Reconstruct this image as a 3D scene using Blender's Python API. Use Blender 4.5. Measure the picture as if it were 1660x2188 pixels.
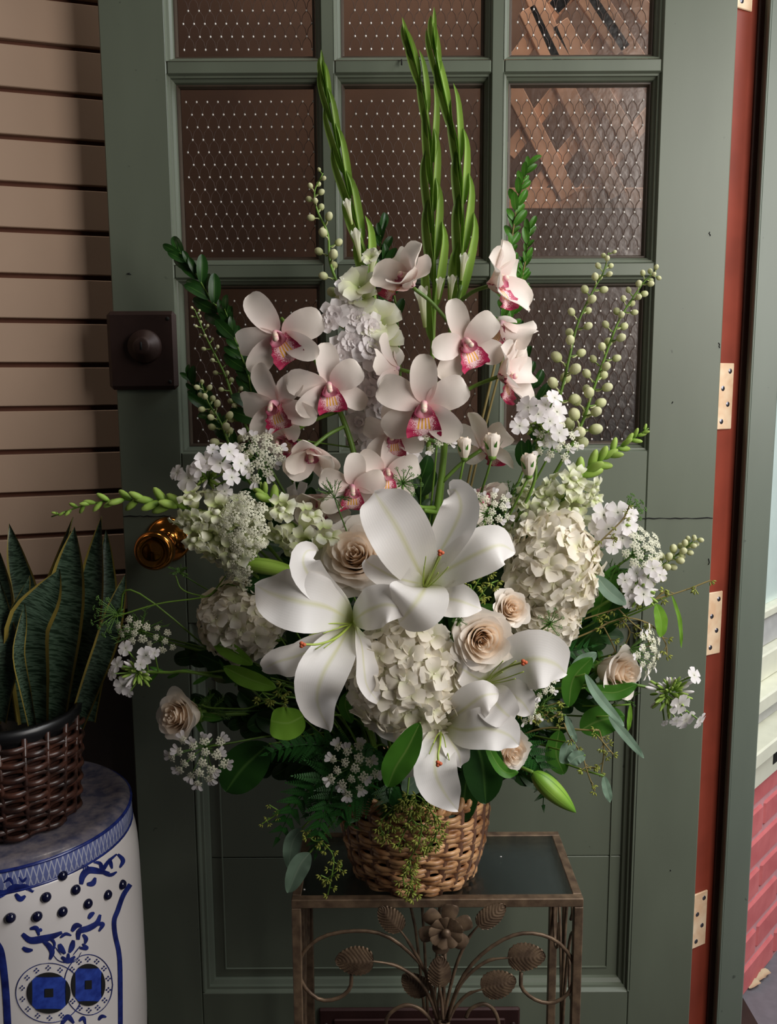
import bpy, bmesh, math, random
from mathutils import Matrix, Vector, Euler
from mathutils.geometry import tessellate_polygon
PI = math.pi; R = math.radians; V = Vector
rnd = random.Random(7)
sc = bpy.context.scene; COL = sc.collection
for o in list(bpy.data.objects): bpy.data.objects.remove(o)
# ------------------------------------------------------------------ camera
FPX = 1900.0; CAM = V((0.0, -1.40, 1.25))
CROT = Matrix.Rotation(R(90-8.3), 3, 'X') @ Matrix.Rotation(R(-0.3), 3, 'Z')
cd = bpy.data.cameras.new('camera'); cam = bpy.data.objects.new('camera', cd); COL.objects.link(cam)
cam.matrix_world = Matrix.Translation(CAM) @ CROT.to_4x4()
cd.sensor_fit = 'VERTICAL'; cd.sensor_height = 24; cd.lens = FPX/2188*24; cd.clip_start = 0.05
sc.camera = cam
# ------------------------------------------------------------------ light
def area(name, loc, target, sx, sy, power, col):
    l = bpy.data.lights.new(name, 'AREA'); l.shape = 'RECTANGLE'; l.size = sx; l.size_y = sy; l.energy = power; l.color = col
    o = bpy.data.objects.new(name, l); COL.objects.link(o); o.location = loc
    o.rotation_euler = (V(target)-V(loc)).to_track_quat('-Z', 'Y').to_euler(); return o
w = bpy.data.worlds.new('world'); sc.world = w; w.use_nodes = True
w.node_tree.nodes['Background'].inputs[0].default_value = (0.80, 0.84, 0.92, 1)
w.node_tree.nodes['Background'].inputs[1].default_value = 0.018
area('doorway_daylight', (1.12, -1.12, 1.62), (0.2, -0.15, 0.9), 0.7, 1.1, 17.5, (1.0, 0.96, 0.91))
area('shop_ceiling_lamp', (-1.25, -0.75, 2.1), (-0.95, 0.0, 1.6), 0.4, 0.4, 0.75, (1.0, 0.80, 0.64))
area('behind_door_fill', (0.25, 0.09, 2.35), (0.2, 0.25, 1.45), 0.9, 0.07, 4.2, (1.0, 0.90, 0.76))  # added unseen fill, brightens the boarding and lattice behind the panes
area('street_daylight', (2.3, -0.4, 3.2), (1.55, 1.2, 0.5), 1.4, 1.4, 60, (0.92, 0.96, 1.0))
sc.view_settings.view_transform = 'Standard'; sc.view_settings.look = 'None'
sc.view_settings.gamma = 1; sc.view_settings.use_curve_mapping = False
sc.view_settings.exposure = 0.28
# ------------------------------------------------------------------ helpers
def ray(px, py): return (CROT @ V(((px-830)/FPX, -(py-1094)/FPX, -1))).normalized()
def P(px, py, Y=0.0):
    d = ray(px, py); return CAM + d*((Y-CAM.y)/d.y)
def PZ(px, py, z):
    d = ray(px, py); return CAM + d*((z-CAM.z)/d.z)
def pxm(n, Y): return n*((Y-CAM.y)*1.03)/FPX        # pixels to metres at depth Y
WM = {}
def reg(o, M=None): WM[o.name] = M or Matrix.Identity(4); return o
def tag(o, label=None, cat=None, group=None, kind=None):
    if label: o['label'] = label
    if cat: o['category'] = cat
    if group: o['group'] = group
    if kind: o['kind'] = kind
    return o
def thing(name, label, cat, loc, group=None, kind=None):
    o = bpy.data.objects.new(name, None); COL.objects.link(o); o.location = loc; o.empty_display_size = .02
    tag(o, label, cat, group, kind); return reg(o, Matrix.Translation(V(loc)))
def put(name, me, parent=None, M=None, local=False):
    """link mesh me; M is a world matrix, or with local=True a matrix in the parent's space"""
    o = bpy.data.objects.new(name, me); COL.objects.link(o); M = M or Matrix.Identity(4)
    if parent is None: o.matrix_basis = M; return reg(o, M)
    PM = WM[parent.name]; o.parent = parent
    if local: o.matrix_basis = M; return reg(o, PM @ M)
    o.matrix_basis = PM.inverted() @ M; return reg(o, M)
class MB:
    def __init__(s): s.v = []; s.f = []; s.uv = []; s.mi = []
    def add(s, vs, fs, uvs=None, M=None, mi=0):
        n = len(s.v)
        s.v += [tuple(M @ V(a)) for a in vs] if M else [tuple(a) for a in vs]
        s.uv += uvs if uvs else [(0, 0)]*len(vs)
        s.f += [tuple(i+n for i in f) for f in fs]; s.mi += [mi]*len(fs); return s
    def join(s, o, M=None, mi=0): return s.add(o.v, o.f, o.uv, M, mi)
    def mesh(s, name, *mats, smooth=True):
        me = bpy.data.meshes.new(name); me.from_pydata(s.v, [], s.f)
        ul = me.uv_layers.new(name='UVMap')
        vi = [0]*len(me.loops); me.loops.foreach_get('vertex_index', vi)
        fl = []
        for i in vi: fl += s.uv[i]
        ul.data.foreach_set('uv', fl)
        for m in mats: me.materials.append(m)
        me.polygons.foreach_set('use_smooth', [smooth]*len(me.polygons))
        if len(mats) > 1: me.polygons.foreach_set('material_index', s.mi)
        me.update(); return me
def grid(nu, nv, fn):
    """fn(s in -1..1, t in 0..1) -> point"""
    vs = []; uv = []; fs = []
    for j in range(nv+1):
        t = j/nv
        for i in range(nu+1):
            s_ = i/nu*2-1; vs.append(fn(s_, t)); uv.append((i/nu, t))
    for j in range(nv):
        for i in range(nu):
            a = j*(nu+1)+i; fs.append((a, a+1, a+nu+2, a+nu+1))
    return vs, fs, uv
def boxm(x0, x1, y0, y1, z0, z1, bev=0.0):
    bm = bmesh.new(); bmesh.ops.create_cube(bm, size=1)
    for v in bm.verts: v.co = V(((x0+x1)/2+v.co.x*(x1-x0), (y0+y1)/2+v.co.y*(y1-y0), (z0+z1)/2+v.co.z*(z1-z0)))
    if bev: bmesh.ops.bevel(bm, geom=bm.edges[:], offset=bev, segments=1, affect='EDGES')
    bm.verts.index_update()
    mb = MB(); mb.add([v.co for v in bm.verts], [[v.index for v in f.verts] for f in bm.faces]); bm.free(); return mb
def box(name, m, x0, x1, y0, y1, z0, z1, bev=0.0, parent=None, M=None, local=False):
    return put(name, boxm(x0, x1, y0, y1, z0, z1, bev).mesh(name, m, smooth=False), parent, M, local)
def catmull(pts, n):
    pts = [V(p) for p in pts]
    if len(pts) == 2: return [pts[0].lerp(pts[1], i/n) for i in range(n+1)]
    q = [pts[0]*2-pts[1]]+pts+[pts[-1]*2-pts[-2]]; out = []; m = len(pts)-1
    for i in range(n+1):
        u = i/n*m; k = min(int(u), m-1); t = u-k; a, b, c, d = q[k:k+4]
        out.append(0.5*((2*b)+(c-a)*t+(2*a-5*b+4*c-d)*t*t+(3*b-a-3*c+d)*t**3))
    return out
def tube(pts, r, seg=6, cap=True, flat=1.0):
    pts = [V(p) for p in pts]; n = len(pts); rr = r if callable(r) else (lambda t: r)
    vs = []; fs = []; uv = []; T = (pts[1]-pts[0]).normalized()
    N = T.cross(V((0.13, 1, 0.21))).normalized()
    for i, p in enumerate(pts):
        T2 = (pts[min(i+1, n-1)]-pts[max(i-1, 0)])
        T2 = T2.normalized() if T2.length > 1e-9 else T
        N = (N-T2*N.dot(T2)).normalized(); B = T2.cross(N)
        for k in range(seg):
            a = 2*PI*k/seg; vs.append(p+(N*math.cos(a)+B*math.sin(a)*flat)*rr(i/(n-1))); uv.append((k/seg, i/(n-1)))
    for i in range(n-1):
        for k in range(seg):
            a = i*seg+k; b = i*seg+(k+1) % seg; fs.append((a, b, b+seg, a+seg))
    if cap: fs.append(tuple(range(seg))[::-1]); fs.append(tuple(range((n-1)*seg, n*seg)))
    mb = MB(); mb.add(vs, fs, uv); return mb
def lathe(prof, seg=32, a0=0, a1=2*PI):
    full = abs(a1-a0-2*PI) < 1e-6; n = seg if full else seg+1; vs = []; fs = []; uv = []
    for j, (r, z) in enumerate(prof):
        for i in range(n):
            a = a0+(a1-a0)*i/seg; vs.append((r*math.cos(a), r*math.sin(a), z)); uv.append((i/seg, j/(len(prof)-1)))
    for j in range(len(prof)-1):
        for i in range(seg):
            b = (i+1) % n; fs.append((j*n+i, j*n+b, (j+1)*n+b, (j+1)*n+i))
    mb = MB(); mb.add(vs, fs, uv); return mb
def ell(rx, ry, rz, seg=8, rings=5, c=(0, 0, 0)):
    pr = [(max(math.sin(PI*j/rings), .02), -math.cos(PI*j/rings)) for j in range(rings+1)]
    m = lathe(pr, seg); m.v = [(c[0]+x*rx, c[1]+y*ry, c[2]+z*rz) for x, y, z in m.v]; return m
def face_m(pos, z, roll=0.0, s=1.0, up=V((0, 0, 1))):
    z = V(z).normalized(); y = up-z*up.dot(z)
    if y.length < 1e-3: y = V((0, 1, 0))-z*z.y
    y.normalize(); x = y.cross(z); M = Matrix((x, y, z)).transposed().to_4x4()
    return Matrix.Translation(V(pos)) @ M @ Matrix.Rotation(R(roll), 4, 'Z') @ Matrix.Scale(s, 4)
def RZ(a): return Matrix.Rotation(a, 4, 'Z')
def ov(p, q):
    tm = p/(p+q); mx = tm**p*(1-tm)**q
    return lambda t: (max(t, 1e-6)**p*max(1-t, 0)**q)/mx
# ---- a petal pointing along +x, its face towards +z
def petal(L, W, a0, a1, cup=.2, ruf=0.0, fr=3, prof=ov(.6, .45), nu=6, nv=10, seed=0, base=0.0, p=1.0, cupe=2.0):
    rs = random.Random(seed); ph = rs.random()*6; N = 40; pos = []; x = base; z = 0
    for i in range(N+1):
        t = i/N; a = R(a0+(a1-a0)*t**p); pos.append((x, z, a)); x += L/N*math.cos(a); z += L/N*math.sin(a)
    def fn(s, t):
        t = (1-math.cos(PI*t))/2; k = min(int(t*N), N-1); u = t*N-k
        X = pos[k][0]*(1-u)+pos[k+1][0]*u; Z = pos[k][1]*(1-u)+pos[k+1][1]*u; a = pos[k][2]
        w_ = W*prof(t); h = w_*cup*abs(s)**cupe+ruf*math.sin(fr*2*PI*t+ph+(s > 0)*1.3)*s*s*min(1, t*2)
        return (X-math.sin(a)*h, w_*s*(1-.15*abs(cup)*s*s), Z+math.cos(a)*h)
    vs, fs, uv = grid(nu, nv, fn); uv = [(a_, (1-math.cos(PI*b_))/2) for a_, b_ in uv]
    mb = MB(); mb.add(vs, fs, uv); return mb
# ---- a petal / leaf along a world-space path, facing 'face'
def blade(ctrl, W, face=(0, -1, 0), prof=ov(.6, .5), cup=.2, ruf=0.0, fr=3, nu=6, nv=16, twist=0.0, fold=False, seed=0, minw=0.0):
    ph = random.Random(seed).random()*6; pts = catmull(ctrl, 48); n = 48; face = V(face).normalized()
    def fn(s, t):
        t = (1-math.cos(PI*t))/2; k = min(int(t*n), n-1); u = t*n-k; p = pts[k].lerp(pts[k+1], u)
        T = (pts[min(k+2, n)]-pts[max(k-1, 0)]).normalized(); S = T.cross(face)
        if S.length < 1e-3: S = T.cross(V((1, 0, 0)))
        S.normalize(); N = S.cross(T)
        if twist: S, N = (Matrix.Rotation(R(twist)*t, 3, T) @ S, Matrix.Rotation(R(twist)*t, 3, T) @ N)
        w_ = max(W*prof(t), minw); h = w_*cup*(abs(s) if fold else s*s)+ruf*math.sin(fr*2*PI*t+ph+(s > 0)*1.7)*s*s*min(1, 2.5*t)
        return p+S*(w_*s)+N*h
    vs, fs, uv = grid(nu, nv, fn); uv = [(a_, (1-math.cos(PI*b_))/2) for a_, b_ in uv]
    mb = MB(); mb.add(vs, fs, uv); return mb
# ------------------------------------------------------------------ materials
def lin(c): return tuple(((x/255)/12.92 if x/255 <= .04045 else ((x/255+.055)/1.055)**2.4) for x in c)+(1,)
def newmat(name):
    m = bpy.data.materials.new(name); m.use_nodes = True; nt = m.node_tree; b = nt.nodes['Principled BSDF']; return m, nt, b
def nd(nt, t, **kw):
    n = nt.nodes.new(t)
    for k, v in kw.items(): setattr(n, k, v)
    return n
def ramp(nt, src, stops, interp='LINEAR'):
    r = nd(nt, 'ShaderNodeValToRGB'); r.color_ramp.interpolation = interp; e = r.color_ramp.elements
    while len(e) < len(stops): e.new(.5)
    for i, (p, c) in enumerate(stops): e[i].position = p; e[i].color = c
    nt.links.new(src, r.inputs[0]); return r.outputs[0]
def mth(nt, op, a, b=None, c=None):
    n = nd(nt, 'ShaderNodeMath', operation=op)
    for i, x in enumerate((a, b, c)):
        if x is None: continue
        if isinstance(x, (int, float)): n.inputs[i].default_value = x
        else: nt.links.new(x, n.inputs[i])
    return n.outputs[0]
def mixc(nt, f, a, b, mode='MIX'):
    n = nd(nt, 'ShaderNodeMix', data_type='RGBA', blend_type=mode)
    for i, x in ((0, f), (6, a), (7, b)):
        if isinstance(x, (int, float, tuple)): n.inputs[i].default_value = x
        else: nt.links.new(x, n.inputs[i])
    return n.outputs[2]
def noise(nt, scale, detail=4, vec=None, obj=True):
    n = nd(nt, 'ShaderNodeTexNoise'); n.inputs['Scale'].default_value = scale; n.inputs['Detail'].default_value = detail
    if vec is None: tc = nd(nt, 'ShaderNodeTexCoord'); vec = tc.outputs['Object' if obj else 'UV']
    nt.links.new(vec, n.inputs['Vector']); return n.outputs[0]
def uvs(nt):
    tc = nd(nt, 'ShaderNodeTexCoord'); s = nd(nt, 'ShaderNodeSeparateXYZ'); nt.links.new(tc.outputs['UV'], s.inputs[0]); return s.outputs[0], s.outputs[1]
def bump(nt, b, h, st=.3, dist=.001):
    n = nd(nt, 'ShaderNodeBump'); n.inputs['Strength'].default_value = st; n.inputs['Distance'].default_value = dist
    nt.links.new(h, n.inputs['Height']); nt.links.new(n.outputs[0], b.inputs['Normal'])
def plain(name, c, rough=.6, metal=0.0, var=.15, scale=30, spec=.5, bmp=0.0, c2=None):
    m, nt, b = newmat(name); c = lin(c); d = lin(c2) if c2 else tuple(x*(1-var) for x in c[:3])+(1,)
    f = noise(nt, scale); nt.links.new(ramp(nt, f, [(.35, d), (.65, c)]), b.inputs['Base Color'])
    b.inputs['Roughness'].default_value = rough; b.inputs['Metallic'].default_value = metal; b.inputs['Specular IOR Level'].default_value = spec
    if bmp: bump(nt, b, f, bmp)
    return m
def petalmat(name, base, mid, tip, rib=None, tr=.35, rough=.55, ribw=.06, var=.06, veins=True, be=.45):
    m, nt, b = newmat(name); u, v = uvs(nt)
    col = ramp(nt, v, [(0.0, lin(base)), (be, lin(mid)), (1.0, lin(tip))])
    d = mth(nt, 'ABSOLUTE', mth(nt, 'SUBTRACT', u, .5))
    if rib:
        k = mth(nt, 'MULTIPLY', mth(nt, 'SUBTRACT', 1.0, mth(nt, 'SMOOTH_MIN', mth(nt, 'DIVIDE', d, ribw), 1.0, .3)), mth(nt, 'SUBTRACT', 1.0, mth(nt, 'MULTIPLY', v, .6)))
        k.node.use_clamp = True; col = mixc(nt, k, col, lin(rib))
    oi = nd(nt, 'ShaderNodeObjectInfo')
    hv = nd(nt, 'ShaderNodeHueSaturation'); nt.links.new(col, hv.inputs['Color'])
    nt.links.new(mth(nt, 'ADD', mth(nt, 'MULTIPLY', oi.outputs['Random'], var*2), 1-var), hv.inputs['Value'])
    col = hv.outputs[0]; nt.links.new(col, b.inputs['Base Color'])
    b.inputs['Roughness'].default_value = rough; b.inputs['Specular IOR Level'].default_value = .35
    if veins:
        w_ = nd(nt, 'ShaderNodeTexWave'); w_.inputs['Scale'].default_value = 7; w_.inputs['Distortion'].default_value = 1.5
        tc = nd(nt, 'ShaderNodeTexCoord'); nt.links.new(tc.outputs['UV'], w_.inputs['Vector']); bump(nt, b, w_.outputs[1], .05, .0004)
    t = nd(nt, 'ShaderNodeBsdfTranslucent'); nt.links.new(col, t.inputs[0]); mx = nd(nt, 'ShaderNodeMixShader'); mx.inputs[0].default_value = tr
    out = nt.nodes['Material Output']; nt.links.new(b.outputs[0], mx.inputs[1]); nt.links.new(t.outputs[0], mx.inputs[2]); nt.links.new(mx.outputs[0], out.inputs[0])
    return m
def leafmat(name, c1, c2, rib=None, rough=.4, tr=.2, var=.25): return petalmat(name, c1, c2, c1, rib=rib, tr=tr, rough=rough, ribw=.05, var=var)
# paint with wear
def paintmat(name, c, wear, rough=.42):
    m, nt, b = newmat(name); tc = nd(nt, 'ShaderNodeTexCoord'); O = tc.outputs['Object']
    mp = nd(nt, 'ShaderNodeMapping'); mp.inputs['Scale'].default_value = (1, 1, .25); nt.links.new(O, mp.inputs[0])
    f = noise(nt, 14, 6, mp.outputs[0]); g = noise(nt, 3, 3, O); sp = noise(nt, 60, 3, O)
    a = ramp(nt, f, [(.3, tuple(x*.86 for x in lin(c)[:3])+(1,)), (.7, lin(c))])
    a = mixc(nt, ramp(nt, g, [(.35, (0, 0, 0, 1)), (.7, (.35, .35, .35, 1))]), a, lin(wear))
    a = mixc(nt, ramp(nt, sp, [(.71, (0, 0, 0, 1)), (.76, (.8, .8, .8, 1))]), a, tuple(x*.35 for x in lin(c)[:3])+(1,))
    nt.links.new(a, b.inputs['Base Color']); b.inputs['Roughness'].default_value = rough; bump(nt, b, f, .25, .0008); return m
M = {}
M['door'] = paintmat('sage_green_paint', (107, 115, 99), (96, 99, 85))
M['frame'] = paintmat('grey_green_paint', (112, 122, 110), (104, 110, 98))
M['sash'] = plain('brown_glazing_bead', (74, 62, 50), .5)
M['jamb'] = plain('red_brown_jamb', (142, 60, 42), .5, var=.3, scale=9)
M['jambdark'] = plain('dark_brown_stop', (74, 44, 34), .55, scale=12)  # one dark brown over the whole stop strip
M['hinge'] = plain('cream_painted_steel', (236, 210, 178), .45, c2=(220, 182, 146), scale=40)
M['screw'] = plain('steel_screw', (120, 120, 130), .3, .9)
M['dark'] = plain('crack_dark', (18, 18, 14), .9)
M['lock'] = plain('dark_brown_iron', (56, 38, 33), .5, .3, scale=50)
M['brass'] = plain('polished_brass', (214, 140, 66), .14, 1.0, var=.1)
M['slat'] = plain('beige_melamine', (180, 152, 130), .55, var=.05, scale=8)
M['slatedge'] = plain('brown_groove', (104, 62, 44), .8)
M['slot'] = plain('mail_slot_bronze', (66, 40, 38), .5, .3)
M['back'] = plain('brown_hoarding', (116, 90, 74), .8, c2=(96, 74, 62), scale=4)
M['lattice'] = plain('cedar_lattice', (255, 212, 182), .7, scale=20, var=.25)
M['wire'] = plain('embossed_wire', (84, 66, 58), .55, .2)
M['glint'] = plain('painted_glint_white', (250, 246, 240), .3, .2)  # white beads paint in the glints where the pane's ridges cross
M['wrought'] = plain('antique_bronze_iron', (128, 106, 84), .5, .35, c2=(90, 72, 58), scale=60, bmp=.2)
M['wicker'] = plain('tan_wicker', (216, 168, 120), .38, c2=(140, 92, 56), scale=45, bmp=.3)
M['stake'] = plain('brown_stake', (120, 84, 64), .5)
M['darkwick'] = plain('dark_wicker', (74, 44, 34), .35, c2=(36, 22, 18), scale=50)
M['pot'] = plain('black_plastic', (16, 16, 18), .35)
M['porc'] = plain('white_porcelain', (212, 206, 204), .22, var=.06, scale=9)
M['blue'] = plain('cobalt_glaze', (34, 48, 118), .22, c2=(20, 28, 84), scale=70)
M['coin'] = plain('bright_cobalt', (44, 70, 160), .25, c2=(28, 48, 128), scale=90)
M['black'] = plain('dark_opening', (8, 8, 8), .8)
M['stud'] = plain('navy_stud', (18, 20, 48), .12)
M['brick'] = plain('pink_painted_brick', (216, 120, 120), .7, c2=(200, 102, 104), scale=18, bmp=.3)
M['mortar'] = plain('pink_mortar', (216, 156, 160), .85)
M['cream'] = plain('cream_trim_paint', (226, 226, 206), .5, var=.08)
M['sill'] = plain('grey_sill', (188, 188, 186), .6)
M['skyglass'] = plain('sky_tinted_shop_glass', (206, 222, 216), .25, var=.05)  # the sky's reflection in the window is put into this pale colour
M['side'] = plain('grey_pavement', (120, 116, 122), .85, scale=40, bmp=.3)
M['floor'] = plain('dark_floorboards', (50, 38, 32), .6)
M['litter'] = plain('dry_leaf_litter', (206, 184, 150), .7)
# flowers and leaves
M['lily'] = petalmat('white_lily', (204, 214, 120), (246, 242, 238), (248, 243, 240), rib=(226, 224, 178), ribw=.07, tr=.3, rough=.45, be=.2)
M['orch'] = petalmat('blush_orchid', (244, 216, 208), (246, 232, 224), (248, 238, 228), tr=.3, rough=.5)
M['rose'] = petalmat('cream_rose', (253, 238, 220), (253, 243, 230), (253, 245, 236), tr=.35, rough=.6)
M['rosein'] = petalmat('peach_rose_heart', (253, 226, 196), (253, 233, 208), (253, 238, 220), tr=.4, rough=.6)
M['hyd'] = petalmat('cream_hydrangea', (226, 226, 186), (243, 236, 218), (246, 238, 226), tr=.35, rough=.65, var=.1)
M['white'] = petalmat('white_floret', (232, 230, 214), (244, 238, 238), (246, 240, 240), tr=.35, rough=.6)
M['snap'] = petalmat('greenish_white_snapdragon', (196, 212, 130), (232, 234, 196), (242, 240, 226), tr=.35)
M['budw'] = petalmat('greenish_white_bud', (156, 166, 92), (206, 208, 158), (222, 220, 180), tr=.2, veins=False)
M['budg'] = petalmat('fresh_green_bud', (96, 140, 40), (150, 184, 78), (176, 200, 104), tr=.2, veins=False)
M['glad'] = leafmat('gladiolus_green', (118, 156, 58), (140, 172, 76), rib=(176, 194, 110), tr=.25)
M['stem'] = leafmat('stem_green', (96, 128, 48), (104, 138, 54), tr=.05)
M['salal'] = leafmat('salal_dark_green', (30, 62, 24), (38, 76, 27), rib=(84, 124, 58), rough=.35)
M['leaf'] = leafmat('mid_green_leaf', (64, 116, 36), (76, 130, 42), rib=(128, 160, 80), rough=.35)
M['lime'] = leafmat('lime_green_leaf', (112, 160, 50), (124, 172, 58), rib=(150, 190, 90), tr=.3)
M['euc'] = leafmat('silver_eucalyptus', (118, 144, 122), (130, 156, 134), rib=(160, 178, 156), rough=.6)
M['seed'] = leafmat('eucalyptus_seed', (128, 138, 56), (150, 156, 70), tr=.1)
M['fern'] = leafmat('leatherleaf_fern', (36, 84, 34), (46, 98, 40), rough=.4)
M['frond'] = leafmat('feathery_green', (92, 130, 62), (104, 142, 70), tr=.15)
M['twig'] = plain('twig_brown', (132, 116, 66), .7)
M['umbw'] = plain('umbel_white', (238, 234, 222), .7, c2=(214, 214, 176), scale=160)
M['pistil'] = plain('lime_pistil', (166, 186, 76), .5)
M['stigma'] = plain('rust_stigma', (196, 92, 52), .6)
def lipmat():
    m, nt, b = newmat('orchid_lip'); u, v = uvs(nt); d = mth(nt, 'ABSOLUTE', mth(nt, 'SUBTRACT', u, .5))
    n = noise(nt, 1400, 2); edge = mth(nt, 'ADD', mth(nt, 'MULTIPLY', d, 1.9), mth(nt, 'MULTIPLY', mth(nt, 'MULTIPLY', v, v), .65))
    k = mth(nt, 'ADD', edge, mth(nt, 'MULTIPLY', mth(nt, 'SUBTRACT', n, .5), 1.7))
    c = ramp(nt, k, [(.62, lin((244, 206, 208))), (.84, lin((170, 26, 74)))])
    wv = mth(nt, 'SINE', mth(nt, 'MULTIPLY', u, 60)); cen = mth(nt, 'LESS_THAN', d, .22)
    yl = mth(nt, 'MULTIPLY', mth(nt, 'MULTIPLY', cen, mth(nt, 'GREATER_THAN', wv, .1)), mth(nt, 'LESS_THAN', v, .72))
    c = mixc(nt, yl, c, lin((232, 170, 60))); nt.links.new(c, b.inputs['Base Color']); b.inputs['Roughness'].default_value = .5; return m
M['lip'] = lipmat()
M['liplobe'] = petalmat('orchid_side_lobe', (216, 130, 158), (240, 190, 200), (180, 50, 98), tr=.2)
M['column'] = petalmat('orchid_column', (236, 196, 206), (226, 150, 172), (250, 238, 206), tr=.1, veins=False)
def snakemat():
    m, nt, b = newmat('snake_plant'); u, v = uvs(nt); tc = nd(nt, 'ShaderNodeTexCoord')
    mp = nd(nt, 'ShaderNodeMapping'); mp.inputs['Scale'].default_value = (1.2, 42, 1); nt.links.new(tc.outputs['UV'], mp.inputs[0])
    f = noise(nt, 1.5, 4, mp.outputs[0]); c = ramp(nt, f, [(.42, lin((28, 44, 30))), (.52, lin((72, 92, 74))), (.62, lin((30, 48, 32)))])
    d = mth(nt, 'ABSOLUTE', mth(nt, 'SUBTRACT', u, .5)); c = mixc(nt, mth(nt, 'GREATER_THAN', d, .41), c, lin((128, 112, 50)))
    nt.links.new(c, b.inputs['Base Color']); b.inputs['Roughness'].default_value = .4; return m
M['snake'] = snakemat()
def glassmat(name, tint, fac, rough):
    m, nt, b = newmat(name); tr = nd(nt, 'ShaderNodeBsdfTransparent'); tr.inputs[0].default_value = tint
    g = nd(nt, 'ShaderNodeBsdfGlossy'); g.inputs[0].default_value = (1, 1, 1, 1); g.inputs[1].default_value = rough
    f = nd(nt, 'ShaderNodeFresnel'); f.inputs[0].default_value = 1.5; mx = nd(nt, 'ShaderNodeMixShader')
    nt.links.new(mth(nt, 'MULTIPLY', f.outputs[0], fac), mx.inputs[0]); nt.links.new(tr.outputs[0], mx.inputs[1]); nt.links.new(g.outputs[0], mx.inputs[2])
    nt.links.new(mx.outputs[0], nt.nodes['Material Output'].inputs[0])
    n = noise(nt, 90, 2); bp = nd(nt, 'ShaderNodeBump'); bp.inputs['Strength'].default_value = .3; bp.inputs['Distance'].default_value = .002
    nt.links.new(n, bp.inputs['Height']); nt.links.new(bp.outputs[0], g.inputs['Normal']); return m
M['pane'] = glassmat('rippled_pane_glass', (.86, .80, .76, 1), 1.0, .3)
M['tglass'] = glassmat('dusty_table_glass', (.74, .82, .80, 1), 1.6, .2)
def bandmat():
    m, nt, b = newmat('blue_lattice_band'); u, v = uvs(nt)
    a = mth(nt, 'SINE', mth(nt, 'ADD', mth(nt, 'MULTIPLY', u, 900), mth(nt, 'MULTIPLY', v, 14)))
    c = mth(nt, 'SINE', mth(nt, 'SUBTRACT', mth(nt, 'MULTIPLY', u, 900), mth(nt, 'MULTIPLY', v, 14)))
    k = mth(nt, 'MAXIMUM', a, c); col = ramp(nt, k, [(.75, lin((96, 104, 150))), (.97, lin((172, 174, 190)))])
    nt.links.new(col, b.inputs['Base Color']); b.inputs['Roughness'].default_value = .22; return m
M['band'] = bandmat()
# ------------------------------------------------------------------ the door (front face in the plane Y=0)
def X(px, py=1100, Y=0.0): return P(px, py, Y).x
def Z(py, px=850, Y=0.0): return P(px, py, Y).z
door = thing('door_1', 'sage green panelled door with nine wired glass panes standing behind the flowers', 'door', (X(262), 0, 0.02), kind='structure')
DX0, DX1 = X(262, 1105), X(1524, 1105); ZT, ZB = 2.06, 0.02; TH = .042
cols = [(X(374, 590, 0), X(686, 590, 0)), (X(720, 570, 0), X(1046, 570, 0)), (X(1072, 570, 0), X(1399, 570, 0))]
cols[0] = (X(371, 560), X(692, 560)); 
rows = [(Z(966), Z(592)), (Z(563), Z(155)), (Z(127), Z(127)+(Z(155)-Z(563)))]
zl = Z(975); zlp_t = Z(1330); zlp_b = Z(2120); pxl, pxr = X(437, 2100), X(1343, 2100)
D = M['door']
def dbox(n, x0, x1, z0, z1, y0=0.0, y1=TH, bev=.0015, m=None): return box(n, m or D, x0, x1, y0, y1, z0, z1, bev, door)
e = .0006
dbox('stile', DX0, cols[0][0], ZB, ZT); dbox('stile', cols[2][1], DX1, ZB, ZT)
dbox('top_rail', cols[0][0]+e, cols[2][1]-e, rows[2][1], ZT)
dbox('lock_rail', cols[0][0]+e, cols[2][1]-e, zlp_t, rows[0][0])
dbox('bottom_rail', cols[0][0]+e, cols[2][1]-e, ZB, zlp_b)
for a, b in ((cols[0][1], cols[1][0]), (cols[1][1], cols[2][0])): dbox('muntin', a, b, rows[0][0]+e, rows[2][1]-e, .001)
for z0, z1 in ((rows[0][1], rows[1][0]), (rows[1][1], rows[2][0])):
    for c in cols: dbox('muntin', c[0]+e, c[1]-e, z0, z1, .0012)
for x0, x1 in ((cols[0][0], pxl), (pxr, cols[2][1])):
    dbox('panel_stile', x0+e, x1, zlp_b+e, zlp_t-e)
def ring(name, x0, x1, z0, z1, prof, m, parent=door):
    """mitred picture-frame moulding: prof = (inset, y) pairs"""
    vs = []; fs = []
    for i, y in prof: vs += [(x0+i, y, z0+i), (x1-i, y, z0+i), (x1-i, y, z1-i), (x0+i, y, z1-i)]
    for j in range(len(prof)-1):
        for k in range(4):
            a = j*4+k; b = j*4+(k+1) % 4; fs.append((a, b, b+4, a+4))
    mb = MB(); mb.add(vs, fs); return put(name, mb.mesh(name, m, smooth=False), parent)
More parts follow.
